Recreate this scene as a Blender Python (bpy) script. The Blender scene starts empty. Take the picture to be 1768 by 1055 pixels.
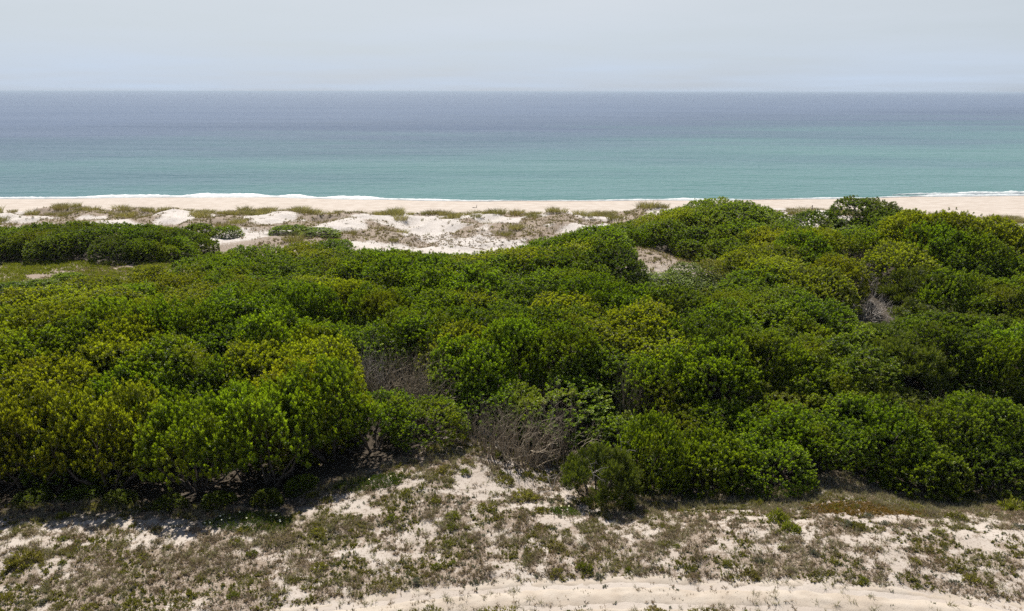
import bpy, math
import numpy as np
from mathutils import Vector

rng = np.random.default_rng(11)
sc = bpy.context.scene
COL = sc.collection

# ------------------------------------------------------------------ camera, sky, sun, exposure
CAM_H = 30.0
PITCH = math.radians(14.9)
FPX, CU, CV = 1388.0, 884.0, 527.5          # focal length and centre in photograph pixels (1768 wide)
cam_d = bpy.data.cameras.new('camera')
cam_d.sensor_width = 36.0
cam_d.lens = 36.0 * FPX / 1768.0
cam_d.clip_start = 0.5
cam_d.clip_end = 200000.0
cam = bpy.data.objects.new('camera', cam_d)
COL.objects.link(cam)
cam.location = (0, 0, CAM_H)
cam.rotation_euler = (math.pi / 2 - PITCH, math.radians(-0.07), 0)
sc.camera = cam

SUN_EL, SUN_AZ = math.radians(52), math.radians(-14)
sunv = Vector((math.sin(SUN_AZ) * math.cos(SUN_EL), math.cos(SUN_AZ) * math.cos(SUN_EL), math.sin(SUN_EL)))
sun_d = bpy.data.lights.new('sun', 'SUN')
sun_d.energy = 4.6
sun_d.angle = math.radians(0.53)
sun_d.color = (1.0, 0.95, 0.87)
sun = bpy.data.objects.new('sun', sun_d)
COL.objects.link(sun)
sun.rotation_euler = sunv.to_track_quat('Z', 'Y').to_euler()
sun.location = (0, 60, 80)

world = bpy.data.worlds.new('World')
sc.world = world
world.use_nodes = True
wn = world.node_tree
wn.nodes.clear()
def wnode(t, **kw):
    n = wn.nodes.new(t)
    for k, v in kw.items():
        setattr(n, k, v)
    return n
w_out = wnode('ShaderNodeOutputWorld')
w_bg = wnode('ShaderNodeBackground')
w_sky = wnode('ShaderNodeTexSky', sky_type='NISHITA')
w_sky.sun_disc = False
w_sky.sun_elevation = SUN_EL
w_sky.sun_rotation = SUN_AZ
w_sky.altitude = 0
w_sky.air_density = 1.0
w_sky.dust_density = 1.0
w_sky.ozone_density = 1.5
# thin high cloud veil over the whole sky, on a flat layer far above
w_tc = wnode('ShaderNodeTexCoord')
w_sep = wnode('ShaderNodeSeparateXYZ')
wn.links.new(w_tc.outputs['Generated'], w_sep.inputs[0])
w_z = wnode('ShaderNodeMath', operation='MAXIMUM'); w_z.inputs[1].default_value = 0.0
wn.links.new(w_sep.outputs['Z'], w_z.inputs[0])
w_zz = wnode('ShaderNodeMath', operation='ADD'); w_zz.inputs[1].default_value = 0.05
wn.links.new(w_z.outputs[0], w_zz.inputs[0])
w_dx = wnode('ShaderNodeMath', operation='DIVIDE')
w_dy = wnode('ShaderNodeMath', operation='DIVIDE')
wn.links.new(w_sep.outputs['X'], w_dx.inputs[0]); wn.links.new(w_zz.outputs[0], w_dx.inputs[1])
wn.links.new(w_sep.outputs['Y'], w_dy.inputs[0]); wn.links.new(w_zz.outputs[0], w_dy.inputs[1])
w_cmb = wnode('ShaderNodeCombineXYZ')
wn.links.new(w_dx.outputs[0], w_cmb.inputs[0]); wn.links.new(w_dy.outputs[0], w_cmb.inputs[1])
w_noi = wnode('ShaderNodeTexNoise'); w_noi.inputs['Scale'].default_value = 0.22
w_noi.inputs['Detail'].default_value = 5; w_noi.inputs['Roughness'].default_value = 0.5
wn.links.new(w_cmb.outputs[0], w_noi.inputs['Vector'])
w_mr = wnode('ShaderNodeMapRange'); w_mr.inputs['From Min'].default_value = 0.25; w_mr.inputs['From Max'].default_value = 0.75
w_mr.inputs['To Min'].default_value = 0.62; w_mr.inputs['To Max'].default_value = 1.0
wn.links.new(w_noi.outputs['Fac'], w_mr.inputs['Value'])
# low haze: thickest near the horizon, thinning overhead
w_el = wnode('ShaderNodeMapRange', interpolation_type='SMOOTHSTEP')
w_el.inputs['From Min'].default_value = 0.04; w_el.inputs['From Max'].default_value = 0.4
w_el.inputs['To Min'].default_value = 1.0; w_el.inputs['To Max'].default_value = 0.06
wn.links.new(w_sep.outputs['Z'], w_el.inputs['Value'])
w_f = wnode('ShaderNodeMath', operation='MULTIPLY')
wn.links.new(w_mr.outputs[0], w_f.inputs[0]); wn.links.new(w_el.outputs[0], w_f.inputs[1])
w_hz = wnode('ShaderNodeMapRange', interpolation_type='SMOOTHSTEP')      # bluish air at the horizon, paler veil above
w_hz.inputs['From Min'].default_value = 0.0; w_hz.inputs['From Max'].default_value = 0.12
wn.links.new(w_sep.outputs['Z'], w_hz.inputs['Value'])
w_hc = wnode('ShaderNodeMix', data_type='RGBA')
wn.links.new(w_hz.outputs[0], w_hc.inputs['Factor'])
w_hc.inputs['A'].default_value = (8.0, 9.5, 11.7, 1)
w_hc.inputs['B'].default_value = (9.9, 10.5, 11.4, 1)
w_mix = wnode('ShaderNodeMix', data_type='RGBA')
wn.links.new(w_f.outputs[0], w_mix.inputs['Factor'])
wn.links.new(w_sky.outputs[0], w_mix.inputs['A'])
wn.links.new(w_hc.outputs['Result'], w_mix.inputs['B'])
wn.links.new(w_mix.outputs['Result'], w_bg.inputs['Color'])
w_bg.inputs['Strength'].default_value = 0.0435
wn.links.new(w_bg.outputs[0], w_out.inputs[0])

vs = sc.view_settings
vs.view_transform = 'Standard'; vs.look = 'None'; vs.gamma = 1.0; vs.exposure = 0.72
vs.use_curve_mapping = False
cy = sc.cycles
cy.max_bounces = 6; cy.diffuse_bounces = 1; cy.glossy_bounces = 2; cy.transmission_bounces = 3; cy.transparent_max_bounces = 4
cy.use_denoising = False
cy.sample_clamp_direct = 4.0
cy.sample_clamp_indirect = 2.0
cy.caustics_reflective = False; cy.caustics_refractive = False

# ------------------------------------------------------------------ helpers
CP, SP = math.cos(PITCH), math.sin(PITCH)
def tan_d(v):
    return np.tan(PITCH + np.arctan((np.asarray(v, float) - CV) / FPX))
def z_at(v, Y):
    return CAM_H - np.asarray(Y, float) * tan_d(v)
def x_at(u, Y, z=11.0):
    return (np.asarray(u, float) - CU) / FPX * (np.asarray(Y, float) * CP + (CAM_H - z) * SP)
def u_of(X, Y, z=11.0):
    return CU + FPX * X / (Y * CP + (CAM_H - z) * SP)
def v_of(Y, z):
    a = np.arctan2(CAM_H - z, Y) - PITCH
    return CV + FPX * np.tan(a)

def _hash(ix, iy, seed):
    h = (ix.astype(np.int64) * 374761393 + iy.astype(np.int64) * 668265263 + seed * 982451653) & 0xFFFFFFFF
    h = ((h ^ (h >> 13)) * 1274126177) & 0xFFFFFFFF
    h = h ^ (h >> 16)
    return (h & 0xFFFF) / 65535.0
def vnoise(x, y, seed=0):
    x = np.asarray(x, float); y = np.asarray(y, float)
    ix = np.floor(x); iy = np.floor(y)
    fx = x - ix; fy = y - iy
    fx = fx * fx * (3 - 2 * fx); fy = fy * fy * (3 - 2 * fy)
    a = _hash(ix, iy, seed); b = _hash(ix + 1, iy, seed)
    c = _hash(ix, iy + 1, seed); d = _hash(ix + 1, iy + 1, seed)
    return (a * (1 - fx) + b * fx) * (1 - fy) + (c * (1 - fx) + d * fx) * fy
def fbm(x, y, seed=0, o=4):
    t = 0; a = 0.5; n = 0
    for k in range(o):
        t = t + a * vnoise(np.asarray(x) * 2 ** k + 17.3 * k, np.asarray(y) * 2 ** k - 9.1 * k, seed + k)
        n += a; a *= 0.5
    return t / n
def sstep(a, b, x):
    t = np.clip((np.asarray(x, float) - a) / (b - a), 0, 1)
    return t * t * (3 - 2 * t)

def mesh_np(name, verts, faces, mat, smooth=False, attrs=None):
    """verts (N,3); faces (M,k) of one size"""
    me = bpy.data.meshes.new(name)
    verts = np.ascontiguousarray(verts, np.float32); faces = np.ascontiguousarray(faces, np.int32)
    M, k = faces.shape
    me.vertices.add(len(verts)); me.vertices.foreach_set('co', verts.ravel())
    me.loops.add(M * k); me.loops.foreach_set('vertex_index', faces.ravel())
    me.polygons.add(M)
    me.polygons.foreach_set('loop_start', np.arange(0, M * k, k, dtype=np.int32))
    me.polygons.foreach_set('loop_total', np.full(M, k, np.int32))
    me.polygons.foreach_set('use_smooth', np.full(M, smooth))
    for an, av in (attrs or {}).items():
        at = me.attributes.new(an, 'FLOAT', 'POINT')
        at.data.foreach_set('value', np.ascontiguousarray(av, np.float32))
    me.update(calc_edges=True)
    if mat is not None:
        me.materials.append(mat)
    return me
def link(name, data, parent=None):
    o = bpy.data.objects.new(name, data)
    COL.objects.link(o)
    if parent is not None:
        o.parent = parent
    return o
def tag(o, label=None, cat=None, group=None, kind=None):
    if label: o['label'] = label
    if cat: o['category'] = cat
    if group: o['group'] = group
    if kind: o['kind'] = kind
    return o
def grid_mesh(name, xs, ys, zf, mat, attrs_f=None, keep=None):
    X, Y = np.meshgrid(xs, ys)
    Z, at = zf(X, Y)
    nx, ny = len(xs), len(ys)
    V = np.stack([X.ravel(), Y.ravel(), Z.ravel()], 1)
    i = np.arange(nx - 1)[None, :] + (np.arange(ny - 1) * nx)[:, None]
    F = np.stack([i, i + 1, i + 1 + nx, i + nx], -1).reshape(-1, 4)
    return mesh_np(name, V, F, mat, True, {k: a.ravel() for k, a in at.items()})

# ------------------------------------------------------------------ materials
def newmat(name):
    m = bpy.data.materials.new(name); m.use_nodes = True
    nt = m.node_tree; nt.nodes.clear()
    out = nt.nodes.new('ShaderNodeOutputMaterial')
    return m, nt, out
def nd(nt, t, ins=None, **kw):
    n = nt.nodes.new(t)
    for k, v in kw.items():
        setattr(n, k, v)
    for k, v in (ins or {}).items():
        s = n.inputs[k]
        if hasattr(v, 'links') or hasattr(v, 'is_output'):
            nt.links.new(v, s)
        else:
            s.default_value = v
    return n
def c4(c):
    return (c[0], c[1], c[2], 1)
def mixc(nt, fac, a, b, blend='MIX'):
    n = nt.nodes.new('ShaderNodeMix'); n.data_type = 'RGBA'; n.blend_type = blend
    for s, v in (('Factor', fac), ('A', a), ('B', b)):
        if hasattr(v, 'is_output'):
            nt.links.new(v, n.inputs[s])
        elif s == 'Factor':
            n.inputs[s].default_value = v
        else:
            n.inputs[s].default_value = c4(v)
    return n.outputs['Result']
def ramp01(nt, val, lo, hi, tlo=0.0, thi=1.0):
    n = nd(nt, 'ShaderNodeMapRange', {'Value': val, 'From Min': lo, 'From Max': hi, 'To Min': tlo, 'To Max': thi}, interpolation_type='SMOOTHSTEP')
    return n.outputs[0]

def leaf_mat(name, old_shaded, young_lit, dry=None, trans=0.24, rough=0.5, var=0.22, spec=0.35):
    """old / young leaf colours over attribute 'tone'; each plant shifts a little towards dry or fresh"""
    m, nt, out = newmat(name)
    at = nd(nt, 'ShaderNodeAttribute', attribute_name='tone')
    oi = nd(nt, 'ShaderNodeObjectInfo')
    geo = nd(nt, 'ShaderNodeNewGeometry')
    col = mixc(nt, at.outputs['Fac'], old_shaded, young_lit)
    no = nd(nt, 'ShaderNodeTexNoise', {'Vector': geo.outputs['Position'], 'Scale': 0.23, 'Detail': 3.0})
    if dry is not None:
        f = ramp01(nt, no.outputs['Fac'], 0.5, 0.74, 0, 0.75)
        col = mixc(nt, f, col, dry)
    hs = nd(nt, 'ShaderNodeHueSaturation', {'Color': col})
    h = nd(nt, 'ShaderNodeMapRange', {'Value': oi.outputs['Random'], 'To Min': 0.488, 'To Max': 0.504})
    nt.links.new(h.outputs[0], hs.inputs['Hue'])
    mul = nd(nt, 'ShaderNodeMath', {0: oi.outputs['Random'], 1: 7.31}, operation='MULTIPLY')
    fr = nd(nt, 'ShaderNodeMath', {0: mul.outputs[0]}, operation='FRACT')
    v = nd(nt, 'ShaderNodeMapRange', {'Value': fr.outputs[0], 'To Min': 1 - var, 'To Max': 1 + var})
    nt.links.new(v.outputs[0], hs.inputs['Value'])
    hs.inputs['Saturation'].default_value = 1.0
    p = nd(nt, 'ShaderNodeBsdfPrincipled', {'Base Color': hs.outputs[0], 'Roughness': rough, 'Specular IOR Level': spec})
    tcol = mixc(nt, 0.6, hs.outputs[0], (0.75, 1.0, 0.12), 'MULTIPLY')
    tb = nd(nt, 'ShaderNodeBrightContrast', {'Color': tcol, 'Bright': 0.0})
    tg = nd(nt, 'ShaderNodeVectorMath', {0: tb.outputs[0], 1: (1.7, 1.7, 1.7)}, operation='MULTIPLY')
    t = nd(nt, 'ShaderNodeBsdfTranslucent', {'Color': tg.outputs[0]})
    mx = nd(nt, 'ShaderNodeMixShader', {0: trans, 1: p.outputs[0], 2: t.outputs[0]})
    nt.links.new(mx.outputs[0], out.inputs[0])
    return m
def plain_mat(name, a, b, scale=3.0, rough=0.8, var=0.2):
    m, nt, out = newmat(name)
    geo = nd(nt, 'ShaderNodeNewGeometry')
    oi = nd(nt, 'ShaderNodeObjectInfo')
    no = nd(nt, 'ShaderNodeTexNoise', {'Vector': geo.outputs['Position'], 'Scale': scale, 'Detail': 4.0})
    col = mixc(nt, ramp01(nt, no.outputs['Fac'], 0.35, 0.65), a, b)
    hs = nd(nt, 'ShaderNodeHueSaturation', {'Color': col})
    v = nd(nt, 'ShaderNodeMapRange', {'Value': oi.outputs['Random'], 'To Min': 1 - var, 'To Max': 1 + var})
    nt.links.new(v.outputs[0], hs.inputs['Value'])
    p = nd(nt, 'ShaderNodeBsdfPrincipled', {'Base Color': hs.outputs[0], 'Roughness': rough, 'Specular IOR Level': 0.2})
    nt.links.new(p.outputs[0], out.inputs[0])
    return m

def sand_mat(name, foreground=True):
    m, nt, out = newmat(name)
    geo = nd(nt, 'ShaderNodeNewGeometry')
    P = geo.outputs['Position']
    n1 = nd(nt, 'ShaderNodeTexNoise', {'Vector': P, 'Scale': 0.35, 'Detail': 5.0})
    n2 = nd(nt, 'ShaderNodeTexNoise', {'Vector': P, 'Scale': 4.0, 'Detail': 8.0, 'Roughness': 0.72})
    n3 = nd(nt, 'ShaderNodeTexNoise', {'Vector': P, 'Scale': 13.0, 'Detail': 6.0, 'Roughness': 0.75})
    sand = mixc(nt, ramp01(nt, n1.outputs['Fac'], 0.35, 0.65), (0.388, 0.333, 0.284), (0.446, 0.394, 0.346))
    pal = nd(nt, 'ShaderNodeAttribute', attribute_name='pale')
    sand = mixc(nt, pal.outputs['Fac'], sand, (0.491, 0.452, 0.420))
    lit = nd(nt, 'ShaderNodeAttribute', attribute_name='litter')
    drk = nd(nt, 'ShaderNodeAttribute', attribute_name='humus_shade')
    wet = nd(nt, 'ShaderNodeAttribute', attribute_name='wet')
    # dry plant litter lying in flecks on the sand
    mixn = nd(nt, 'ShaderNodeMath', {0: n2.outputs['Fac'], 1: 0.60}, operation='MULTIPLY')
    mixn2 = nd(nt, 'ShaderNodeMath', {0: n3.outputs['Fac'], 1: 0.45, 2: mixn.outputs[0]}, operation='MULTIPLY_ADD')
    sh = nd(nt, 'ShaderNodeMath', {0: lit.outputs['Fac'], 1: 0.22, 2: mixn2.outputs[0]}, operation='MULTIPLY_ADD')
    f = ramp01(nt, sh.outputs[0], 0.60, 0.655)
    lcol = mixc(nt, ramp01(nt, n3.outputs['Fac'], 0.40, 0.60), (0.331, 0.265, 0.212), (0.154, 0.119, 0.085))
    col = mixc(nt, f, sand, lcol)
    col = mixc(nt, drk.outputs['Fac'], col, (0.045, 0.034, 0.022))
    col = mixc(nt, wet.outputs['Fac'], col, (0.44, 0.36, 0.29))
    bmp = nd(nt, 'ShaderNodeBump', {'Height': mixn2.outputs[0], 'Strength': 0.5, 'Distance': 0.12})
    p = nd(nt, 'ShaderNodeBsdfPrincipled', {'Base Color': col, 'Roughness': 0.9, 'Specular IOR Level': 0.15, 'Normal': bmp.outputs[0]})
    nt.links.new(p.outputs[0], out.inputs[0])
    return m

M_SAND = sand_mat('sand')
M_BARK = plain_mat('bark', (0.05, 0.038, 0.028), (0.11, 0.088, 0.07), 6)
M_DEADW = plain_mat('dead_wood', (0.277, 0.238, 0.208), (0.446, 0.408, 0.369), 2.5)
M_DEADB = plain_mat('dead_brush', (0.20, 0.16, 0.11), (0.36, 0.30, 0.225), 2.0)
M_GREEN = leaf_mat('leaf_mid_green', (0.0401, 0.0712, 0.0029), (0.3790, 0.4785, 0.0188), (0.303, 0.303, 0.014))
M_YELLOW = leaf_mat('leaf_yellow_green', (0.0648, 0.0825, 0.0024), (0.5376, 0.5510, 0.0242), (0.380, 0.360, 0.018))
M_DARK = leaf_mat('leaf_dark_green', (0.0271, 0.0453, 0.0029), (0.2634, 0.3239, 0.0175), (0.196, 0.190, 0.013), trans=0.3)
M_NEEDLE = leaf_mat('needle_green', (0.0304, 0.0471, 0.0043), (0.2040, 0.2304, 0.0264), None, trans=0.25)
M_OLIVE = leaf_mat('olive_leaf', (0.125, 0.113, 0.025), (0.275, 0.242, 0.054), (0.283, 0.225, 0.092), trans=0.25, spec=0.2)
M_FRESH = leaf_mat('fresh_leaf', (0.10, 0.11, 0.012), (0.23, 0.235, 0.03), None, trans=0.25, spec=0.2)
M_GREY = leaf_mat('grey_leaf', (0.133, 0.133, 0.096), (0.233, 0.225, 0.171), None, trans=0.12, spec=0.2)
M_BROWN = leaf_mat('brown_scrub', (0.185, 0.138, 0.097), (0.397, 0.310, 0.222), (0.295, 0.212, 0.134), trans=0.12, spec=0.15)
M_STRAW = leaf_mat('dry_straw', (0.250, 0.204, 0.138), (0.375, 0.321, 0.225), None, trans=0.2, spec=0.15)
M_ORANGE = leaf_mat('rusty_leaf', (0.183, 0.096, 0.029), (0.300, 0.183, 0.058), None, trans=0.2, spec=0.15)
M_MARRAM = leaf_mat('marram_blade', (0.167, 0.138, 0.054), (0.317, 0.267, 0.125), (0.233, 0.175, 0.092), trans=0.25, spec=0.2)
M_MAT = leaf_mat('mat_leaf', (0.050, 0.083, 0.008), (0.125, 0.167, 0.017), None, trans=0.2)
M_FLOWER = plain_mat('flower', (0.8, 0.78, 0.62), (0.8, 0.74, 0.4), 3)

# ------------------------------------------------------------------ terrain heights from surveyed points
def hshrub(Y):
    return np.interp(Y, [40, 50, 60, 80, 95, 120], [3.6, 3.7, 3.4, 3.0, 2.9, 2.6])
CTRL = []
def g(u, v, Y):                       # open ground seen at (u, v), Y metres away
    z = float(z_at(v, Y)); CTRL.append((float(x_at(u, Y, z)), Y, z))
def c(u, v, Y, h=None):               # top of the shrub canopy seen there; ground lies h lower
    z = float(z_at(v, Y)); hh = float(hshrub(Y)) if h is None else h
    CTRL.append((float(x_at(u, Y, z)), Y, z - hh))
for X in (-160, -90, -45, -20, 0, 20, 45, 90, 160):
    for Y, z in ((-40, 6.4), (5, 6.2), (26, 6.0)):
        CTRL.append((X, Y, z))
for u in (-200, 100, 400, 700, 1000, 1300, 1600, 1950):
    CTRL.append((float(x_at(u, 36, 6)), 36, 6.0)); CTRL.append((float(x_at(u, 41, 6)), 41, 6.1))
g(800, 770, 50); g(700, 815, 47)
for a in [(100, 740, 48), (-150, 740, 48), (400, 740, 48), (640, 690, 51.5), (884, 700, 51.5), (1150, 760, 48.5), (1350, 740, 48.5), (1650, 760, 48.5), (1950, 760, 48.5),
          (100, 600, 58), (400, 600, 59), (884, 600, 59.5), (1200, 600, 59.5), (1480, 600, 59.5), (1700, 610, 60), (1950, 620, 60), (-150, 600, 58),
          (60, 530, 66), (300, 535, 67), (620, 530, 68), (884, 520, 70), (1200, 520, 70), (1500, 520, 71), (1700, 535, 68),
          (100, 505, 74), (270, 482, 79), (500, 462, 82), (640, 440, 88), (760, 444, 87), (884, 455, 82), (900, 428, 90), (1000, 411, 88), (1060, 418, 86),
          (1200, 485, 76), (1330, 470, 78), (1500, 470, 79), (1620, 480, 79), (1768, 470, 80), (1950, 470, 80),
          (1620, 425, 85), (1620, 386, 91), (1720, 408, 89), (1540, 395, 91), (1800, 425, 88), (1950, 430, 88),
          (1230, 450, 91), (1180, 398, 98), (1060, 400, 103), (1275, 346, 105), (1330, 364, 106), (1400, 390, 101), (1490, 349, 103), (1560, 372, 102), (1370, 405, 93), (1290, 430, 88), (1460, 405, 97), (1600, 392, 98), (1410, 398, 97),
          (180, 376, 106, 4.3), (0, 386, 105, 4.2), (-150, 390, 105, 4.0), (300, 390, 105, 3.8), (380, 424, 103, 2.4)]:
    c(*a)
for a in [(180, 468, 94), (280, 462, 95), (60, 470, 92), (-100, 480, 92), (200, 485, 87), (30, 512, 78), (-120, 515, 78),
          (1150, 443, 90), (1190, 452, 88), (1110, 428, 93),
          (470, 420, 108), (410, 440, 99), (560, 424, 108), (500, 440, 97), (620, 430, 104),
          (780, 425, 116), (700, 410, 125), (900, 400, 128), (750, 369, 148), (1000, 374, 146), (850, 372, 146), (950, 410, 122), (640, 400, 124), (600, 372, 148),
          (1180, 366, 138), (1050, 385, 130), (1350, 363, 140), (1120, 372, 140), (1400, 362, 146), (1640, 384, 142), (1720, 378, 150), (1800, 390, 140), (1950, 385, 146),
          (450, 372, 147), (300, 368, 148), (150, 364, 150), (0, 370, 148), (-150, 370, 148), (30, 382, 132), (350, 388, 128), (-150, 390, 130), (1700, 400, 125), (1900, 405, 125),
          (1500, 380, 130), (1280, 372, 132)]:
    g(*a)
for X in (-170, -110, 110, 170):
    for Y, z in ((45, 6.5), (70, 8), (100, 9.5), (130, 8), (150, 7.8)):
        CTRL.append((X, Y, z))
for X in np.arange(-170, 171, 34):
    CTRL.append((float(X), 168, 6.0))
CTRL = np.array(CTRL)
def tps_fit(P, z, lam=2.0):
    n = len(P); d2 = ((P[:, None] - P[None]) ** 2).sum(-1)
    K = 0.5 * d2 * np.log(d2 + 1e-9)
    A = np.zeros((n + 3, n + 3)); A[:n, :n] = K + lam * np.eye(n)
    A[:n, n] = 1; A[:n, n + 1:] = P; A[n, :n] = 1; A[n + 1:, :n] = P.T
    return np.linalg.solve(A, np.r_[z, 0, 0, 0])
TW = tps_fit(CTRL[:, :2], CTRL[:, 2], 1.5)
def tps(X, Y):
    X = np.asarray(X, float); Y = np.asarray(Y, float); sh = X.shape
    x = X.ravel(); y = Y.ravel(); n = len(CTRL)
    r = TW[n] + TW[n + 1] * x + TW[n + 2] * y
    for i in range(n):
        d2 = (x - CTRL[i, 0]) ** 2 + (y - CTRL[i, 1]) ** 2
        r += TW[i] * 0.5 * d2 * np.log(d2 + 1e-9)
    return r.reshape(sh)
TX = np.arange(-175, 175.1, 1.0); TY = np.arange(-45, 175.1, 1.0)       # smooth surface kept on a 1 m raster
TG = tps(*np.meshgrid(TX, TY))
def smooth_ground(X, Y):
    fx = np.clip((np.asarray(X, float) - TX[0]), 0, len(TX) - 1.001); fy = np.clip((np.asarray(Y, float) - TY[0]), 0, len(TY) - 1.001)
    i = fx.astype(int); j = fy.astype(int); a = fx - i; b = fy - j
    return (TG[j, i] * (1 - a) + TG[j, i + 1] * a) * (1 - b) + (TG[j + 1, i] * (1 - a) + TG[j + 1, i + 1] * a) * b

SHU = np.array([-400, 0, 200, 450, 700, 884, 1050, 1250, 1450, 1600, 1768, 2100.])
SHV = np.array([344.5, 344.2, 342.0, 341.5, 345.5, 347.8, 347.6, 345.0, 342.0, 339.5, 337.5, 335.])
_sy = CAM_H / tan_d(SHV); _sx = x_at(SHU, _sy, 0)
def shore(X):
    X = np.asarray(X, float)
    b = np.interp(X, _sx, _sy)
    b = (b + np.interp(X - 9, _sx, _sy) + np.interp(X + 9, _sx, _sy)) / 3
    return b + 1.6 * np.sin(X / 17.0) * 0.6 + 0.8 * np.sin(X / 6.1 + 1.0) * 0.5

# plan of the thickets: front and back edge (distance) against bearing u
FU = [-400, 0, 200, 330, 480, 560, 650, 700, 790, 830, 900, 950, 1090, 1150, 1250, 1400, 1450, 1520, 1560, 1700, 1768, 2200]
FY = [43.5, 43.8, 44.2, 43.6, 44, 46.5, 47.5, 49, 52, 54, 53, 52, 48.5, 47.8, 47.2, 46.6, 48.8, 48.3, 46.3, 47.6, 48.5, 48.5]
BU = [-400, -10, 60, 150, 270, 380, 450, 560, 640, 850, 950, 1030, 1068, 1078, 1232, 1240, 1300, 1350, 1430, 1560, 1640, 1800, 2200]
BY = [70.5, 70.5, 74, 78, 83, 90, 92, 94, 91, 91, 94, 93, 90, 83, 83, 106, 110, 106, 106, 108, 96, 93, 93]
def ell(u, Y, u0, y0, ru, ry):
    return ((u - u0) / ru) ** 2 + ((Y - y0) / ry) ** 2
def thicket(X, Y):
    """signed metres inside a thicket (positive = covered)"""
    u = u_of(X, Y)
    a = np.minimum(Y - np.interp(u, FU, FY), np.interp(u, BU, BY) - Y)
    m = (1 - np.sqrt(ell(u, Y, 110, 105, 285, 6.5))) * 7                   # far left mound
    a = np.maximum(a, np.minimum(m, 8))
    m2 = np.minimum(Y - np.interp(u, [1020, 1060, 1200, 1230], [103, 100, 95.5, 93]), 110 - Y)
    m2 = np.minimum(m2, (u - 1035) * 0.08)
    m2 = np.where(u < 1250, m2, -9)
    a = np.maximum(a, m2)
    m3 = (1 - np.sqrt(ell(u, Y, 530, 116, 70, 2.6))) * 3
    a = np.maximum(a, m3)
    return a
def track_y(X):                      # middle line of the sand track
    u = u_of(X, 35.5, 6.0)
    v = np.interp(u, [-300, 0, 480, 700, 900, 1050, 1200, 1400, 1600, 1768, 2100], [1290, 1205, 1082, 1048, 1031, 1025, 1025, 1033, 1049, 1070, 1120])
    return 24.0 / tan_d(v)

def ground_z(X, Y, fine=True):
    X = np.asarray(X, float); Y = np.asarray(Y, float)
    z = smooth_ground(X, Y)
    th = thicket(X, Y)
    # hummocky open dunes behind the thickets
    hm = sstep(106, 116, Y) * sstep(166, 150, Y) * sstep(1.0, -2.0, th)
    z = z + hm * (2.3 * (fbm(X / 8.5, Y / 11.0, 5, 4) - 0.5) + 0.9 * (0.5 - np.abs(vnoise(X / 4.2, Y / 5.5, 9) - 0.5) * 2) - 0.2)
    # beach and sea bed
    ys = shore(X)
    t = (Y - 160.0) / (ys - 160.0)
    zb = np.where(t < 1, 3.3 * (1 - np.clip(t, 0, 1)) * (0.75 + 0.25 * np.clip(1 - t, 0, 1)), -(Y - ys) * 0.06)
    zb = np.maximum(zb, -4.0) + 0.10 * (fbm(X / 9.0, Y / 3.0, 21, 3) - 0.5)
    k = sstep(152, 168, Y + 5 * (fbm(X / 10.0, Y * 0, 31, 3) - 0.5))
    z = z * (1 - k) + zb * k
    if fine:
        nf = sstep(62, 50, Y)
        z = z + (0.32 * (fbm(X / 3.2, Y / 3.2, 41, 4) - 0.5) + 0.12 * (fbm(X / 0.7, Y / 0.7, 47, 3) - 0.5)) * np.maximum(nf, 0.5 * sstep(168, 160, Y))
        ty = track_y(X)
        tr = sstep(2.3, 1.3, np.abs(Y - ty))
        z = z - tr * 0.10
    return z
def cover_density(X, Y):
    """how thickly the low plants of the open front slope stand, 0..1"""
    n = fbm(X / 2.3, Y / 2.3, 61, 4) * 0.50 + fbm(X / 0.55, Y / 0.55, 71, 3) * 0.50 + 0.055
    u = u_of(X, Y, 6.0)
    bare = np.zeros_like(n)
    for u0, y0, ru, ry, a in ((130, 41.5, 110, 1.6, .16), (330, 41, 160, 1.4, .10), (240, 39.5, 110, 0.9, .10), (100, 39.2, 90, .8, .14), (520, 43.5, 120, 1.6, .10), (820, 45.5, 60, 2.2, .12), (1010, 41.5, 90, 1.0, .10), (1560, 42.5, 110, 1.2, .10), (450, 38.2, 90, .6, .12),
                              (1680, 40.5, 110, .9, .12), (1350, 40.3, 90, .6, .08), (840, 40.0, 60, .7, .06), (640, 38.3, 120, .5, .10), (700, 46.5, 60, 1.6, .06)):
        bare = np.maximum(bare, a * sstep(1.5, 0.3, ell(u, Y, u0, y0, ru, ry)))
    n = n - bare + 0.05 * sstep(43, 46, Y) * sstep(1100, 1250, u)
    d = sstep(0.40, 0.56, n)
    ty = track_y(X)
    d = d * sstep(1.15, 1.75, np.abs(Y - ty) + 0.9 * (fbm(X / 1.1, Y / 1.1, 77, 3) - 0.5))
    return d
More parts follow.
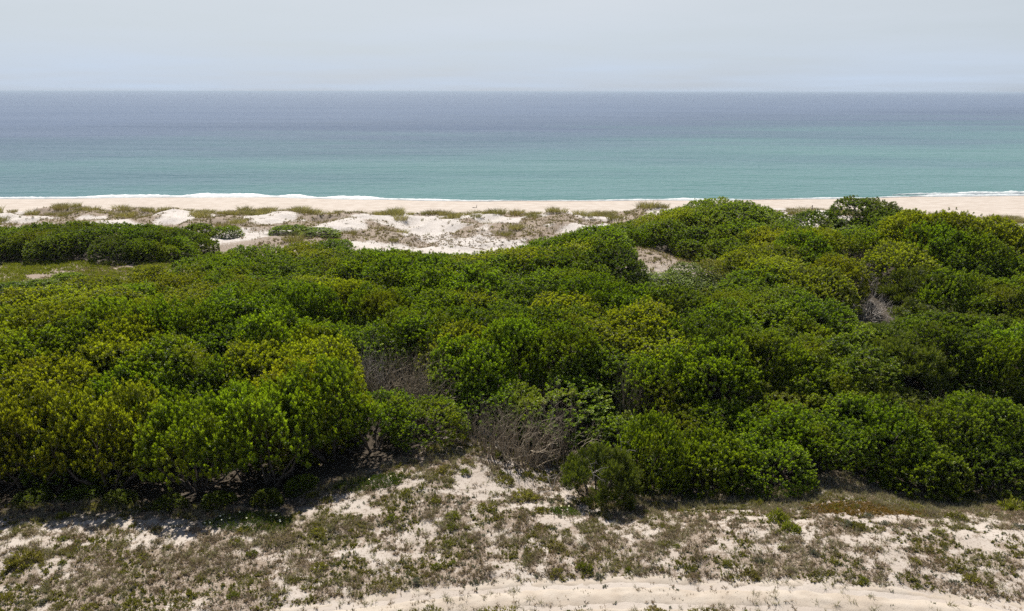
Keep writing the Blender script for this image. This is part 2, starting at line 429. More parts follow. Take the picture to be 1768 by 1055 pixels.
def ground_all(X, Y):
    z = ground_z(X, Y)
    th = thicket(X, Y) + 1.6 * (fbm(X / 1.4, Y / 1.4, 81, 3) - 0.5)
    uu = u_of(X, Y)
    humus_shade = sstep(-0.5, 1.0, th + 2.0 * sstep(640, 560, uu) * (Y < 60))  # leaf mould under shrubs, spread forward at front left as painted shade
    litter = np.where(Y < 60, 0.20 + 0.55 * cover_density(X, Y), 0)
    litter = np.where(np.abs(Y - track_y(X)) < 1.3, 0.0, litter)
    back = sstep(80, 90, Y) * sstep(162, 150, Y)
    pat = fbm(X / 7.0, Y / 9.0, 91, 4)
    litter = np.maximum(litter, back * (0.25 + 0.8 * sstep(0.46, 0.60, pat)) * 0.85)
    u = u_of(X, Y)
    litter = np.maximum(litter, 0.72 * back * sstep(1.3, 0.7, ell(u, Y, 480, 105, 140, 9)))
    litter = np.maximum(litter, 1.0 * sstep(440, 400, u) * sstep(72, 75, Y) * sstep(100, 97, Y))
    white = sstep(1.3, 0.6, ell(u, Y, 780, 121, 130, 8)) + sstep(1.3, 0.6, ell(u, Y, 1350, 139, 55, 7)) + sstep(1.3, 0.6, ell(u, Y, 1010, 136, 60, 5))
    litter = litter * (1 - 0.2 * np.clip(white, 0, 1))
    litter = np.where(Y > 164, -0.4, litter)
    ys = shore(X)
    wet = sstep(ys - 3.5 - 2.0 * vnoise(X / 8.0, 0 * X, 12), ys - 0.4, Y) * 0.75
    pale = sstep(100, 112, Y) * sstep(166, 158, Y)
    return z, {'litter': litter, 'humus_shade': humus_shade * 0.93, 'wet': wet, 'pale': pale}

def spaced(parts):
    out = []
    for a, b, s in parts:
        out.append(np.arange(a, b - 1e-6, s))
    out.append(np.array([parts[-1][1]]))
    return np.concatenate(out)
gx = spaced([(-600, -180, 30), (-180, -90, 2.0), (-90, -30, 0.7), (-30, 30, 0.3), (30, 90, 0.7), (90, 180, 2.0), (180, 600, 30)])
gy = spaced([(-120, 26, 4), (26, 56, 0.25), (56, 106, 1.0), (106, 162, 0.5)])
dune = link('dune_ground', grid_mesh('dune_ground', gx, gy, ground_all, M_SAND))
tag(dune, kind='structure')
gy2 = spaced([(162, 250, 0.6), (250, 300, 10)])
gx2 = spaced([(-600, -200, 30), (-200, 200, 1.5), (200, 600, 30)])
beach = link('beach', grid_mesh('beach', gx2, gy2, ground_all, M_SAND))
tag(beach, kind='structure')

# sand track: a trodden sheet with two wheel ruts, its ragged edges running out under the ground
M_TRACK, nt, out = newmat('track_sand')
geo = nd(nt, 'ShaderNodeNewGeometry')
na = nd(nt, 'ShaderNodeTexNoise', {'Vector': geo.outputs['Position'], 'Scale': 0.8, 'Detail': 6.0})
nb = nd(nt, 'ShaderNodeTexNoise', {'Vector': geo.outputs['Position'], 'Scale': 14.0, 'Detail': 5.0, 'Roughness': 0.7})
tcol = mixc(nt, ramp01(nt, na.outputs['Fac'], 0.35, 0.65), (0.388, 0.329, 0.268), (0.446, 0.391, 0.329))
tcol = mixc(nt, ramp01(nt, nb.outputs['Fac'], 0.56, 0.66, 0, 0.7), tcol, (0.277, 0.215, 0.162))
bmp = nd(nt, 'ShaderNodeBump', {'Height': nb.outputs['Fac'], 'Strength': 0.4, 'Distance': 0.08})
pp = nd(nt, 'ShaderNodeBsdfPrincipled', {'Base Color': tcol, 'Roughness': 0.92, 'Specular IOR Level': 0.1, 'Normal': bmp.outputs[0]})
nt.links.new(pp.outputs[0], out.inputs[0])
tx = np.arange(-45, 45.01, 0.2); ts = np.linspace(-2.0, 2.0, 41)
TXg, TSg = np.meshgrid(tx, ts)
TYg = track_y(TXg) + TSg
edge = 1.45 + 1.7 * (fbm(TXg / 0.9, TYg / 0.6, 101, 4) - 0.5)
rutn = 0.4 + 0.9 * fbm(TXg / 1.7, TSg * 0 + 3.1, 103, 3)
TZg = ground_z(TXg, TYg) + 0.05 * sstep(edge + 0.15, edge - 0.25, np.abs(TSg)) - 0.035 \
    - 0.10 * rutn * np.exp(-((np.abs(TSg) - 0.78) / 0.2) ** 2) + 0.02 + 0.05 * np.exp(-(TSg / 0.3) ** 2) + 0.08 * (fbm(TXg / 0.35, TYg / 0.35, 107, 3) - 0.5)
nx, ny = len(tx), len(ts)
ii = np.arange(nx - 1)[None, :] + (np.arange(ny - 1) * nx)[:, None]
trk = link('sand_track', mesh_np('sand_track', np.stack([TXg.ravel(), TYg.ravel(), TZg.ravel()], 1),
           np.stack([ii, ii + 1, ii + 1 + nx, ii + nx], -1).reshape(-1, 4), M_TRACK, True))
tag(trk, kind='structure')

# ------------------------------------------------------------------ sea
M_SEA, nt, out = newmat('sea_water')
geo = nd(nt, 'ShaderNodeNewGeometry')
P = geo.outputs['Position']
sep = nd(nt, 'ShaderNodeSeparateXYZ', {0: P})
mp = nd(nt, 'ShaderNodeMapping', {'Vector': P, 'Location': (71.3, 13.9, 2.0), 'Scale': (0.0035, 0.008, 1.0)})
nl = nd(nt, 'ShaderNodeTexNoise', {'Vector': mp.outputs[0], 'Scale': 1.0, 'Detail': 5.0, 'Roughness': 0.6})
off = nd(nt, 'ShaderNodeMath', {0: nl.outputs['Fac'], 1: -950.0, 2: 450.0}, operation='MULTIPLY_ADD')
xr = nd(nt, 'ShaderNodeMath', {0: sep.outputs['X'], 1: -0.6}, operation='MULTIPLY')   # shelf reaches farther out to the right
d0 = nd(nt, 'ShaderNodeMath', {0: sep.outputs['Y'], 1: off.outputs[0]}, operation='ADD')
d1 = nd(nt, 'ShaderNodeMath', {0: d0.outputs[0], 1: xr.outputs[0]}, operation='ADD')
cr = nt.nodes.new('ShaderNodeValToRGB')
mrn = nd(nt, 'ShaderNodeMapRange', {'Value': d1.outputs[0], 'From Min': 200.0, 'From Max': 1200.0})
nt.links.new(mrn.outputs[0], cr.inputs[0])
e = cr.color_ramp.elements
e[0].position = 0.0; e[0].color = (0.068, 0.165, 0.145, 1)
e[1].position = 1.0; e[1].color = (0.06, 0.088, 0.15, 1)
for p_, c_ in ((0.10, (0.055, 0.139, 0.132)), (0.3, (0.044, 0.092, 0.115)), (0.55, (0.040, 0.064, 0.112))):
    q = cr.color_ramp.elements.new(p_); q.color = c4(c_)
# shallow water over sand right at the shore
w1 = nd(nt, 'ShaderNodeMapping', {'Vector': P, 'Location': (311.3, 77.7, 5.0), 'Scale': (0.22, 0.20, 1.0)})
nw1 = nd(nt, 'ShaderNodeTexNoise', {'Vector': w1.outputs[0], 'Scale': 1.0, 'Detail': 4.0, 'Roughness': 0.6})
w2 = nd(nt, 'ShaderNodeMapping', {'Vector': P, 'Location': (93.4, 41.2, 3.0), 'Scale': (0.012, 0.05, 1.0)})
nw2 = nd(nt, 'ShaderNodeTexNoise', {'Vector': w2.outputs[0], 'Scale': 1.0, 'Detail': 5.0, 'Roughness': 0.6})
hsum = nd(nt, 'ShaderNodeMath', {0: nw2.outputs['Fac'], 1: 3.0, 2: nw1.outputs['Fac']}, operation='MULTIPLY_ADD')
wfar = nd(nt, 'ShaderNodeMapRange', {'Value': sep.outputs['Y'], 'From Min': 300.0, 'From Max': 2500.0, 'To Min': 0.7, 'To Max': 0.45})
bmp = nd(nt, 'ShaderNodeBump', {'Height': hsum.outputs[0], 'Strength': 1.0, 'Distance': wfar.outputs[0]})
dif = nd(nt, 'ShaderNodeBsdfDiffuse', {'Color': cr.outputs[0], 'Normal': bmp.outputs[0]})
glo = nd(nt, 'ShaderNodeBsdfGlossy', {'Color': (0.92, 0.95, 1.0, 1), 'Roughness': 0.10, 'Normal': bmp.outputs[0]})
fre = nd(nt, 'ShaderNodeFresnel', {'IOR': 1.33, 'Normal': bmp.outputs[0]})
w3 = nd(nt, 'ShaderNodeMapping', {'Vector': P, 'Location': (57.3, 23.9, 7.0), 'Scale': (0.0016, 0.011, 1.0)})            # wind lanes
nw3 = nd(nt, 'ShaderNodeTexNoise', {'Vector': w3.outputs[0], 'Scale': 1.0, 'Detail': 6.0, 'Roughness': 0.62, 'Distortion': 0.6})
frm = nd(nt, 'ShaderNodeMath', {0: fre.outputs[0], 1: ramp01(nt, nw3.outputs['Fac'], 0.30, 0.70, 0.55, 0.80)}, operation='MULTIPLY')
frm = nd(nt, 'ShaderNodeMath', {0: frm.outputs[0], 1: 0.50}, operation='MINIMUM')
mx = nd(nt, 'ShaderNodeMixShader', {0: frm.outputs[0], 1: dif.outputs[0], 2: glo.outputs[0]})
nt.links.new(mx.outputs[0], out.inputs[0])
sx = np.concatenate([-np.geomspace(90000, 260, 14), np.arange(-250, 251, 25), np.geomspace(260, 90000, 14)])
sy = np.concatenate([np.arange(215, 300, 10), np.geomspace(300, 120000, 30)])
sea = link('sea', grid_mesh('sea', sx, sy, lambda X, Y: (X * 0.0, {}), M_SEA))
tag(sea, kind='structure')

M_FOAM, nt, out = newmat('foam')
geo = nd(nt, 'ShaderNodeNewGeometry')
nf_ = nd(nt, 'ShaderNodeTexNoise', {'Vector': geo.outputs['Position'], 'Scale': 1.4, 'Detail': 6.0, 'Roughness': 0.7})
fc = mixc(nt, ramp01(nt, nf_.outputs['Fac'], 0.3, 0.6), (0.477, 0.554, 0.554), (0.662, 0.677, 0.677))
pf = nd(nt, 'ShaderNodeBsdfPrincipled', {'Base Color': fc, 'Roughness': 0.7})
nt.links.new(pf.outputs[0], out.inputs[0])
def foam_ribbon(name, xs, ymid, width, height, seed, label):
    """a lumpy ridge of white water along the shore; where width runs out it dips under the sea"""
    n = len(xs); s = np.linspace(-1, 1, 11)
    X = np.repeat(xs[None], 11, 0); S = np.repeat(s[:, None], n, 1)
    W = np.repeat(width[None], 11, 0); H = np.repeat(height[None], 11, 0)
    Y = np.repeat(ymid[None], 11, 0) + S * W * 0.5
    prof = (1 - S ** 2) * (0.75 + 0.5 * fbm(X / 0.9, Y / 0.5 + seed, seed, 3))
    gz = np.maximum(ground_z(X, Y, False), 0)
    Z = gz + H * prof - 0.05 + np.where(W < 0.25, -0.4, 0)
    i = np.arange(n - 1)[None, :] + (np.arange(10) * n)[:, None]
    o = link(name, mesh_np(name, np.stack([X.ravel(), Y.ravel(), Z.ravel()], 1), np.stack([i, i + 1, i + 1 + n, i + n], -1).reshape(-1, 4), M_FOAM, True))
    tag(o, label, 'surf', None, 'stuff')
    return o
fx_ = np.arange(-190, 190.01, 0.6)
ush = u_of(fx_, shore(fx_), 0)
wf = np.interp(ush, [-400, 0, 200, 420, 560, 760, 800, 860, 900, 1000, 1080, 1100, 1250, 1330, 1420, 1460, 1500, 1560, 1700, 2200],
               [2.2, 1.6, 2.4, 3.0, 2.6, 1.6, 1.0, .9, .5, .6, 1.0, 1.8, 1.8, .8, 1.2, 1.2, .6, 1.2, 2.0, 2.2])
wf = wf * (0.45 + 1.1 * vnoise(fx_ / 7.0, fx_ * 0, 3))
foam_ribbon('swash_foam', fx_, shore(fx_) - 0.2 + 0.3 * wf, wf * 1.3, 0.2 + 0.2 * wf, 7, 'thin white line of swash foam along the waterline')
bx_ = np.arange(105, 200, 0.4)
ub = u_of(bx_, shore(bx_) + 5, 0)
wb = np.interp(ub, [1535, 1560, 1640, 1700, 1768, 2300], [0.1, 1.0, 1.6, 2.8, 3.2, 2.6]) * (0.7 + 0.6 * vnoise(bx_ / 3.0, bx_ * 0, 5))
foam_ribbon('breaking_wave', bx_, shore(bx_) + 5.5, wb, 0.12 + 0.23 * wb, 17, 'small white breaking wave off the right end of the beach')

# ------------------------------------------------------------------ plant geometry
def unit(v):
    return v / (np.linalg.norm(v, axis=-1, keepdims=True) + 1e-9)
def rand_dirs(r, n):
    return unit(r.normal(size=(n, 3)))
def slivers_mesh(name, base, d, L, W, tone, mat, r):
    """one three-cornered leaf per row, for the small plants"""
    n = len(base)
    side = unit(np.cross(d, rand_dirs(r, n))) * (W / 2)[:, None]
    V = np.stack([base - side, base + side, base + d * L[:, None]], 1).reshape(-1, 3)
    return mesh_np(name, V, np.arange(3 * n).reshape(-1, 3), mat, False, {'tone': np.repeat(tone, 3)})
def leaves_mesh(name, base, d, L, W, tone, mat, r, droop=0.0):
    """one kite-shaped leaf per row: base point, direction, length, width"""
    n = len(base)
    side = unit(np.cross(d, rand_dirs(r, n)))
    nrm = np.cross(side, d)
    mid = base + d * (L * 0.55)[:, None] + nrm * (L * 0.10)[:, None]
    tip = base + d * L[:, None] - np.array([0, 0, 1.0]) * (L * droop)[:, None]
    V = np.stack([base, mid + side * (W / 2)[:, None], tip, mid - side * (W / 2)[:, None]], 1).reshape(-1, 3)
    F = np.arange(4 * n).reshape(-1, 4)
    return mesh_np(name, V, F, mat, False, {'tone': np.repeat(tone, 4)})
def tuft_leaves(r, cpos, axis, K, size, leafL, leafW, spread=(15, 80), tip_lit=0.5):
    """K leaves around every shoot; returns base, dir, L, W, tone"""
    n = len(cpos)
    c = np.repeat(cpos, K, 0); a = np.repeat(axis, K, 0)
    s = np.repeat(size, K)
    t = r.random(n * K)                                   # place along the shoot: 1 = tip
    th = np.radians(np.interp(t, [0, 1], [spread[1], spread[0]]) + r.normal(0, 12, n * K))
    perp = unit(np.cross(a, rand_dirs(r, n * K)))
    d = a * np.cos(th)[:, None] + perp * np.sin(th)[:, None]
    d = unit(d)
    base = c + a * ((t - 1.0) * s)[:, None] + perp * (0.06 * s)[:, None]
    L = leafL * (0.7 + 0.6 * r.random(n * K)); W = leafW * (0.7 + 0.6 * r.random(n * K))
    tt = np.repeat(r.random(n), K)
    tone = np.clip(0.04 + 0.95 * t ** 2.2 + 0.35 * (tt - 0.5) + r.normal(0, 0.10, n * K), 0, 1)  # leaf age, with sunlit tips and shaded lower leaves painted in
    return base, d, L, W, tone
def tubes_mesh(name, A, B, ra, rb, mat, sides=3):
    """straight tapered rods from A to B"""
    A = np.asarray(A, float); B = np.asarray(B, float); n = len(A)
    d = unit(B - A)
    ref = np.where(np.abs(d[:, 2:3]) > 0.9, np.array([[1.0, 0, 0]]), np.array([[0, 0, 1.0]]))
    s = unit(np.cross(d, ref)); t = np.cross(d, s)
    V = []
    for P, R in ((A, np.asarray(ra)), (B, np.asarray(rb))):
        for k in range(sides):
            an = 2 * math.pi * k / sides
            V.append(P + (s * math.cos(an) + t * math.sin(an)) * np.broadcast_to(R, (n,))[:, None])
    V = np.stack(V, 1).reshape(-1, 3)
    o = np.arange(n)[:, None] * (2 * sides)
    F = []
    for k in range(sides):
        k2 = (k + 1) % sides
        F.append(np.concatenate([o + k, o + k2, o + sides + k2, o + sides + k], 1))
    return mesh_np(name, V, np.concatenate(F, 0), mat, True)
def grow(r, base, dirs, length, depth, split, spread, rad, shrink=0.72, gnarl=0.25, seg=3, up=0.1):
    """branching twigs; returns rods A, B, ra, rb and the tips with their directions"""
    A, B, ra, rb = [], [], [], []
    tips = []
    stack = [(np.array(base[i], float), np.array(dirs[i], float), length * (0.8 + 0.4 * r.random()), rad, depth) for i in range(len(base))]
    while stack:
        p, d, L, R, dep = stack.pop()
        for k in range(seg):
            d = unit(d + r.normal(0, gnarl, 3) + np.array([0, 0, up]))
            q = p + d * (L / seg)
            A.append(p); B.append(q)
            R2 = R * (1 - 0.35 / seg)
            ra.append(R); rb.append(R2); R = R2; p = q
        if dep > 0:
            ns = split if isinstance(split, int) else r.integers(split[0], split[1] + 1)
            for _ in range(ns):
                nd_ = unit(d + r.normal(0, spread, 3))
                stack.append((p, nd_, L * shrink * (0.75 + 0.5 * r.random()), R * 0.68, dep - 1))
        else:
            tips.append((p, d))
    return np.array(A), np.array(B), np.array(ra), np.array(rb), tips

def crown_points(r, R, H, zb, nl, lobe, tufts, flat=1.0, shell=0.78):
    """shoot positions and directions over a lumpy dome: radius R, top at H, lower rim at zb"""
    cz = zb + (H - zb) * 0.30; vz = H - cz
    # lobes spread over the dome
    L = []
    k = 0
    while len(L) < nl and k < 4000:
        k += 1
        th = r.random() * 2 * math.pi
        cz_ = r.uniform(-0.35, 1.0)
        s = math.sqrt(max(0, 1 - cz_ * cz_))
        rr = r.uniform(*lobe)
        p = np.array([math.cos(th) * s * (R - rr * 0.75), math.sin(th) * s * (R - rr * 0.75), cz + cz_ * (vz - rr * 0.75)])
        if all(np.linalg.norm(p - q[0]) > 0.62 * (rr + q[1]) for q in L) or k > 2500:
            L.append((p, rr))
    C = np.array([q[0] for q in L]); RR = np.array([q[1] for q in L])
    w = RR ** 2 / (RR ** 2).sum()
    idx = r.choice(len(L), size=tufts * 3, p=w)
    dirs = rand_dirs(r, len(idx)); dirs[:, 2] = dirs[:, 2] * 0.8 + 0.15; dirs = unit(dirs)
    out_ = unit(C[idx] - np.array([0, 0, cz - vz * 0.6]))
    ok = ((dirs * out_).sum(1) > -0.15) & (dirs[:, 2] > -0.25)
    pos = C[idx] + dirs * (RR[idx] * (0.82 + 0.32 * r.random(len(idx))))[:, None] * np.array([1, 1, flat])
    for j in range(len(L)):
        inside = np.linalg.norm((pos - C[j]) / np.array([1, 1, flat]), axis=1) < RR[j] * shell
        ok &= ~(inside & (idx != j))
    ok &= pos[:, 2] > zb * 0.75
    pos = pos[ok][:tufts]; dirs = dirs[ok][:tufts]
    ax = unit(dirs + np.array([0, 0, 0.75]))
    return pos, ax, C, RR
def crown_mat(r, R, H, zb, tufts, seed, bump=0.52, cleft=0.7, sides=0.30):
    """shoots over one irregular wind-clipped crown with clefts and stray leaders"""
    n = tufts
    ph = r.random(n) * 2 * math.pi
    Rp = R * (0.72 + 0.5 * fbm(np.cos(ph) * 1.3 + 7, np.sin(ph) * 1.3 + 7, seed, 2))
    side = r.random(n) < sides
    rho = np.where(side, r.uniform(0.86, 1.03, n), np.sqrt(r.random(n)))
    x = np.cos(ph) * rho * Rp; y = np.sin(ph) * rho * Rp
    prof = np.clip(1 - np.clip(rho, 0, 1) ** 5.0, 0, 1) ** 0.55
    zt = zb + (H - zb) * prof
    zt = np.where(side, zb + (H - zb) * np.minimum(prof + 0.15, 1) * r.random(n), zt)
    b = (fbm(x / 1.0, y / 1.0, seed + 3, 3) - 0.5) * 2 * bump
    cl = cleft * sstep(0.58, 0.74, vnoise(x / 0.95 + 31, y / 0.95, seed + 9))
    jit = r.normal(0, 0.13, n) + np.where(r.random(n) < 0.04, 0.28, 0)
    z = zt + np.where(side, 0, b - cl + jit)
    tilt = np.clip(rho, 0, 1) ** 3 * 1.1
    ax = unit(np.stack([np.cos(ph) * tilt, np.sin(ph) * tilt, np.ones(n) * 0.9], 1) + r.normal(0, 0.28, (n, 3)))
    C = np.stack([x, y, z - 0.5], 1)[r.choice(n, 18, replace=False)]
    return np.stack([x, y, z], 1), ax, C
def trunk_mesh(name, r, R, H, zb, C, mat):
    """several gnarled stems from the root to the lobes of the crown"""
    A, B, ra, rb = [], [], [], []
    ns = min(len(C), 9)
    for j in r.choice(len(C), ns, replace=False):
        p = np.array([r.normal(0, 0.12), r.normal(0, 0.12), -0.3]); e_ = C[j]
        n = 5; prev = p; rad = 0.085 * (0.7 + 0.6 * r.random())
        for k in range(1, n + 1):
            t = k / n
            q = p * (1 - t) + e_ * t + np.array([0, 0, math.sin(t * math.pi) * -0.15 * R * 0.3]) + (r.normal(0, 0.10, 3) if k < n else 0)
            A.append(prev); B.append(q); ra.append(rad * (1 - 0.7 * (k - 1) / n)); rb.append(rad * (1 - 0.7 * k / n)); prev = q
        for _ in range(4):
            d = unit(r.normal(size=3) + np.array([0, 0, 0.4]))
            A.append(prev); B.append(prev + d * 0.55); ra.append(rad * 0.3); rb.append(rad * 0.12)
    return tubes_mesh(name, A, B, np.array(ra), np.array(rb), mat, 5)

R0, H0 = 3.0, 3.5          # nominal shrub: 3 m radius, 3.5 m tall
def make_proto(seed, mat, nl=16, lobe=(0.75, 1.25), tufts=1000, K=20, tsize=0.24, leafL=0.19, leafW=0.085, zb=1.0, spread=(12, 70), flat=0.62, extra=0.25, shell=0.78, lobed=True, sides=0.30):
    r = np.random.default_rng(seed)
    if lobed:
        pos, ax, C, RR = crown_points(r, R0, H0, zb, nl, lobe, tufts, flat, shell)
    else:
        pos, ax, C = crown_mat(r, R0, H0, zb, tufts, seed, sides=sides)
    size = tsize * (0.6 + 0.9 * r.random(len(pos)))
    b, d, L, W, t = tuft_leaves(r, pos, ax, K, size, leafL, leafW, spread)
    # sparse inner leaves on the way down to the wood
    ni = int(len(pos) * extra)
    k = r.integers(0, len(pos), ni)
    ip = pos[k] - unit(pos[k] - np.array([0, 0, H0 * 0.35])) * r.uniform(0.3, 0.9, ni)[:, None]
    b2, d2, L2, W2, t2 = tuft_leaves(r, ip, ax[k], K, np.full(ni, tsize), leafL * 1.25, leafW * 1.35, spread)
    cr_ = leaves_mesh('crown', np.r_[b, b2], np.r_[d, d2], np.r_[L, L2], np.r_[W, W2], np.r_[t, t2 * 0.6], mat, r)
    tr_ = trunk_mesh('trunk', r, R0, H0, zb, C, M_BARK)
    return tr_, cr_
PROTO = {
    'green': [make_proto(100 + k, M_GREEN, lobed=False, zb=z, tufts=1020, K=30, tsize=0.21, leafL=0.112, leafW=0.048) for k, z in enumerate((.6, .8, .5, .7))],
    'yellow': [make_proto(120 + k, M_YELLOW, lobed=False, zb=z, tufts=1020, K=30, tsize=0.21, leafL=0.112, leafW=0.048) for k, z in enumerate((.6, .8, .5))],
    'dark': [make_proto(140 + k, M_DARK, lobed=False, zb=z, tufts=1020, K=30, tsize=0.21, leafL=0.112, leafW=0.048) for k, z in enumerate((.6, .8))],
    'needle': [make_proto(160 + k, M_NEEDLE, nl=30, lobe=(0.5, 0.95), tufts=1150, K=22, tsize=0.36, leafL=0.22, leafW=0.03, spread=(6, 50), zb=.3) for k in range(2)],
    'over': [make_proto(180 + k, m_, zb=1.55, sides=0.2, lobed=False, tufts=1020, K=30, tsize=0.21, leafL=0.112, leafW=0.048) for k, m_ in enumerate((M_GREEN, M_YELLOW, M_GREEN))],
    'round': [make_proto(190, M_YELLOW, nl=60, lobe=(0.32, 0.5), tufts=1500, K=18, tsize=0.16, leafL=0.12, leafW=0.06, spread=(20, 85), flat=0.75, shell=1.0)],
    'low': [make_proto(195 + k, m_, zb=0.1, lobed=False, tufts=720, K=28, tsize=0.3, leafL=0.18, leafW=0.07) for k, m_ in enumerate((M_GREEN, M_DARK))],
}
NAMES = {'green': 'broadleaf_shrub', 'yellow': 'yellow_green_shrub', 'dark': 'dark_evergreen_shrub', 'needle': 'needle_leaved_shrub',
         'over': 'overhanging_shrub', 'round': 'round_headed_shrub', 'low': 'low_bush'}
HOLLOWS = [(600, 53.5, 75, 2.6, -1.6), (785, 55, 35, 1.6, -1.4), (1500, 71, 60, 4.0, -1.8), (1705, 79, 70, 4.0, -2.0), (1620, 55, 90, 2.2, -1.5), (1060, 66, 45, 2.2, -1.0), (1400, 56, 60, 1.8, -1.2),
           (400, 63, 70, 1.6, -1.3), (200, 58, 90, 1.5, -1.2), (890, 79, 40, 3.0, -1.3), (250, 70, 70, 2.0, -1.0), (1240, 66, 60, 2.0, -1.0), (1160, 92, 70, 5.0, -1.5), (1440, 96, 70, 4.0, -1.2),
           (350, 66.5, 55, 2.4, 0.9), (1640, 88, 110, 3.5, 0.4), (1275, 105, 70, 4.0, -0.1), (1490, 103, 60, 3.5, 0.2), (120, 105, 230, 5.0, 1.0), (1000, 87, 80, 3.0, 0.0), (660, 62, 60, 2.0, 0.8)]
LEDGES = [(-250, 320, 50.5, 53, 1.0), (240, 640, 55.5, 50.5, 1.2), (60, 560, 61.5, 60, 1.0), (380, 720, 68, 66, 1.0), (780, 1080, 57, 62, 0.9), (1000, 1440, 54, 55, 1.0),
          (1080, 1480, 63, 66.5, 0.9), (1430, 2000, 58, 56.5, 1.3), (1470, 2000, 72.5, 75.5, 2.1), (840, 1110, 80.5, 82.5, 0.5), (580, 880, 79, 76, 0.8), (1230, 1490, 84.5, 86.5, 0.9), (1480, 1800, 83.0, 84.5, 1.15), (-150, 340, 67, 71, 0.8)]
def relief(X, Y):
    """swells and steep seaward-lit ledges of the clipped canopy above its mean height"""
    X = np.asarray(X, float); Y = np.asarray(Y, float)
    u = u_of(X, Y)
    rel = 2.4 * (fbm(X / 11.0 + Y / 25.0, Y / 8.5, 55, 2) - 0.5) * sstep(98, 84, Y)
    for u0, u1, y0, y1, A in LEDGES:
        t = (u - u0) / (u1 - u0)
        ye = y0 + (y1 - y0) * t + 1.6 * (vnoise(X / 5.0, X * 0, int(u0) & 31) - 0.5)
        dy = Y - ye
        rel = rel + 1.5 * A * sstep(0, 0.22, t) * sstep(1, 0.78, t) * (sstep(-0.9, 0.9, dy) * np.exp(-np.maximum(dy, 0) / 6.5) - 0.55 * np.exp(-((dy + 2.0) / 1.6) ** 2))
    for hu, hy, hru, hry, hd in HOLLOWS:
        rel = rel + hd * sstep(1.35, 0.4, ell(u, Y, hu, hy, hru, hry))
    return rel
def canopy(X, Y):
    return smooth_ground(X, Y) + hshrub(Y) + relief(X, Y)
PLACED = []
def put_shrub(kind, X, Y, R, H, label, group=None, var=None, rot=None, tilt=0.0, sink=0.15, zbase=None):
    ps = PROTO[kind]
    tr_, cr_ = ps[rng.integers(len(ps)) if var is None else var]
    o = link(NAMES[kind], None)
    z = float(ground_z(np.array([X]), np.array([Y]))[0]) if zbase is None else zbase
    o.location = (X, Y, z - sink)
    o.rotation_mode = 'ZYX'                       # turn first, then lean with the slope
    dzy = float(canopy(np.array([X]), np.array([Y + 2.0]))[0] - canopy(np.array([X]), np.array([Y - 2.0]))[0]) / 4
    dzx = float(canopy(np.array([X + 2.0]), np.array([Y]))[0] - canopy(np.array([X - 2.0]), np.array([Y]))[0]) / 4
    o.rotation_euler = (max(-0.4, min(0.4, math.atan(dzy))) * 0.8 + tilt, -max(-0.35, min(0.35, math.atan(dzx))) * 0.8, rng.random() * 6.28 if rot is None else rot)
    s = R / R0 * 1.36
    o.scale = (s * rng.uniform(0.92, 1.08), s * rng.uniform(0.92, 1.08), (H + sink) / H0)
    link('trunk', tr_, o); link('crown', cr_, o)
    tag(o, label, 'shrub', group)
    PLACED.append((X, Y, R))
    return o

# ---- named shrubs of the front edge: (bearing u, canopy top v, distance, radius, kind, label)
def at_u(u, Y, z=9.0):
    return float(x_at(u, Y, z))
FRONT = [
    (-150, 700, 47.5, 3.4, 'over', 1, 'yellow green shrub cut by the left picture edge above black shade'),
    (30, 690, 47.2, 3.3, 'over', 1, 'yellow green shrub at far left of the front edge over deep shade'),
    (170, 690, 47.0, 3.1, 'over', 1, 'yellow green shrub jutting out low over the dark hollow at front left'),
    (330, 712, 46.2, 2.9, 'over', 0, 'mid green shrub overhanging shade above the flowering mat at front left'),
    (450, 690, 47.2, 3.2, 'over', 2, 'bright green shrub with a long sweeping front beside the big black hollow'),
    (560, 650, 50.2, 2.9, 'over', 0, 'green shrub at the left rim of the grey brush gully'),
    (640, 700, 51.2, 2.6, 'over', 0, 'green shrub bulging in front of the grey dead brush'),
    (740, 705, 51.6, 2.5, 'green', 1, 'green shrub at the head of the sandy notch in the front edge'),
    (1035, 775, 45.4, 2.3, 'needle', 0, 'isolated needle leaved bush with bare pale twigs standing out on the sand'),
    (1120, 735, 48.6, 2.0, 'green', 0, 'glossy green shrub just right of the isolated needle leaved bush'),
    (1235, 765, 48.8, 2.3, 'low', 0, 'green shrub above the grey dry grass right of centre'),
    (1330, 770, 48.2, 2.5, 'green', 3, 'dark footed green shrub with bare stems over pale dry grass'),
    (1420, 735, 50.6, 2.4, 'over', 0, 'green shrub behind the pale dead brush at the right front'),
    (1520, 710, 51.0, 2.8, 'green', 2, 'tall green shrub with open dark gaps behind the right spiky bush'),
    (1600, 785, 48.2, 2.3, 'low', 1, 'dense dark bush at the right front edge with upright shoots'),
    (1700, 770, 49.4, 2.6, 'dark', 1, 'dark shaded shrub between the dense right bush and the picture edge'),
    (1830, 780, 49.6, 2.9, 'dark', 0, 'dark shrub at the right picture edge behind the ochre grass'),
]
for u, v, Y, R, kd, var, lb in FRONT:
    z = float(z_at(v, Y)); X = at_u(u, Y, z)
    gz = float(ground_z(np.array([X]), np.array([Y]))[0])
    put_shrub(kd, X, Y, R * (0.8 if kd == 'needle' else 0.95), max(1.8, z - gz + 0.2), lb, None, var, tilt=0.04 if kd == 'over' else 0.0)
X = at_u(1345, 92, 14.0)
for u, v, Y, R, lb in ((1300, 428, 89, 3.0, 'lower yellow round headed shrub below the twin hilltops'), (1360, 402, 92.5, 3.2, 'upper yellow round headed shrub on the slope right of the dark gully')):
    z = float(z_at(v, Y)); X = at_u(u, Y, z)
    put_shrub('round', X, Y, R, z - float(ground_z(np.array([X]), np.array([Y]))[0]) + 0.1, lb, None, 0)
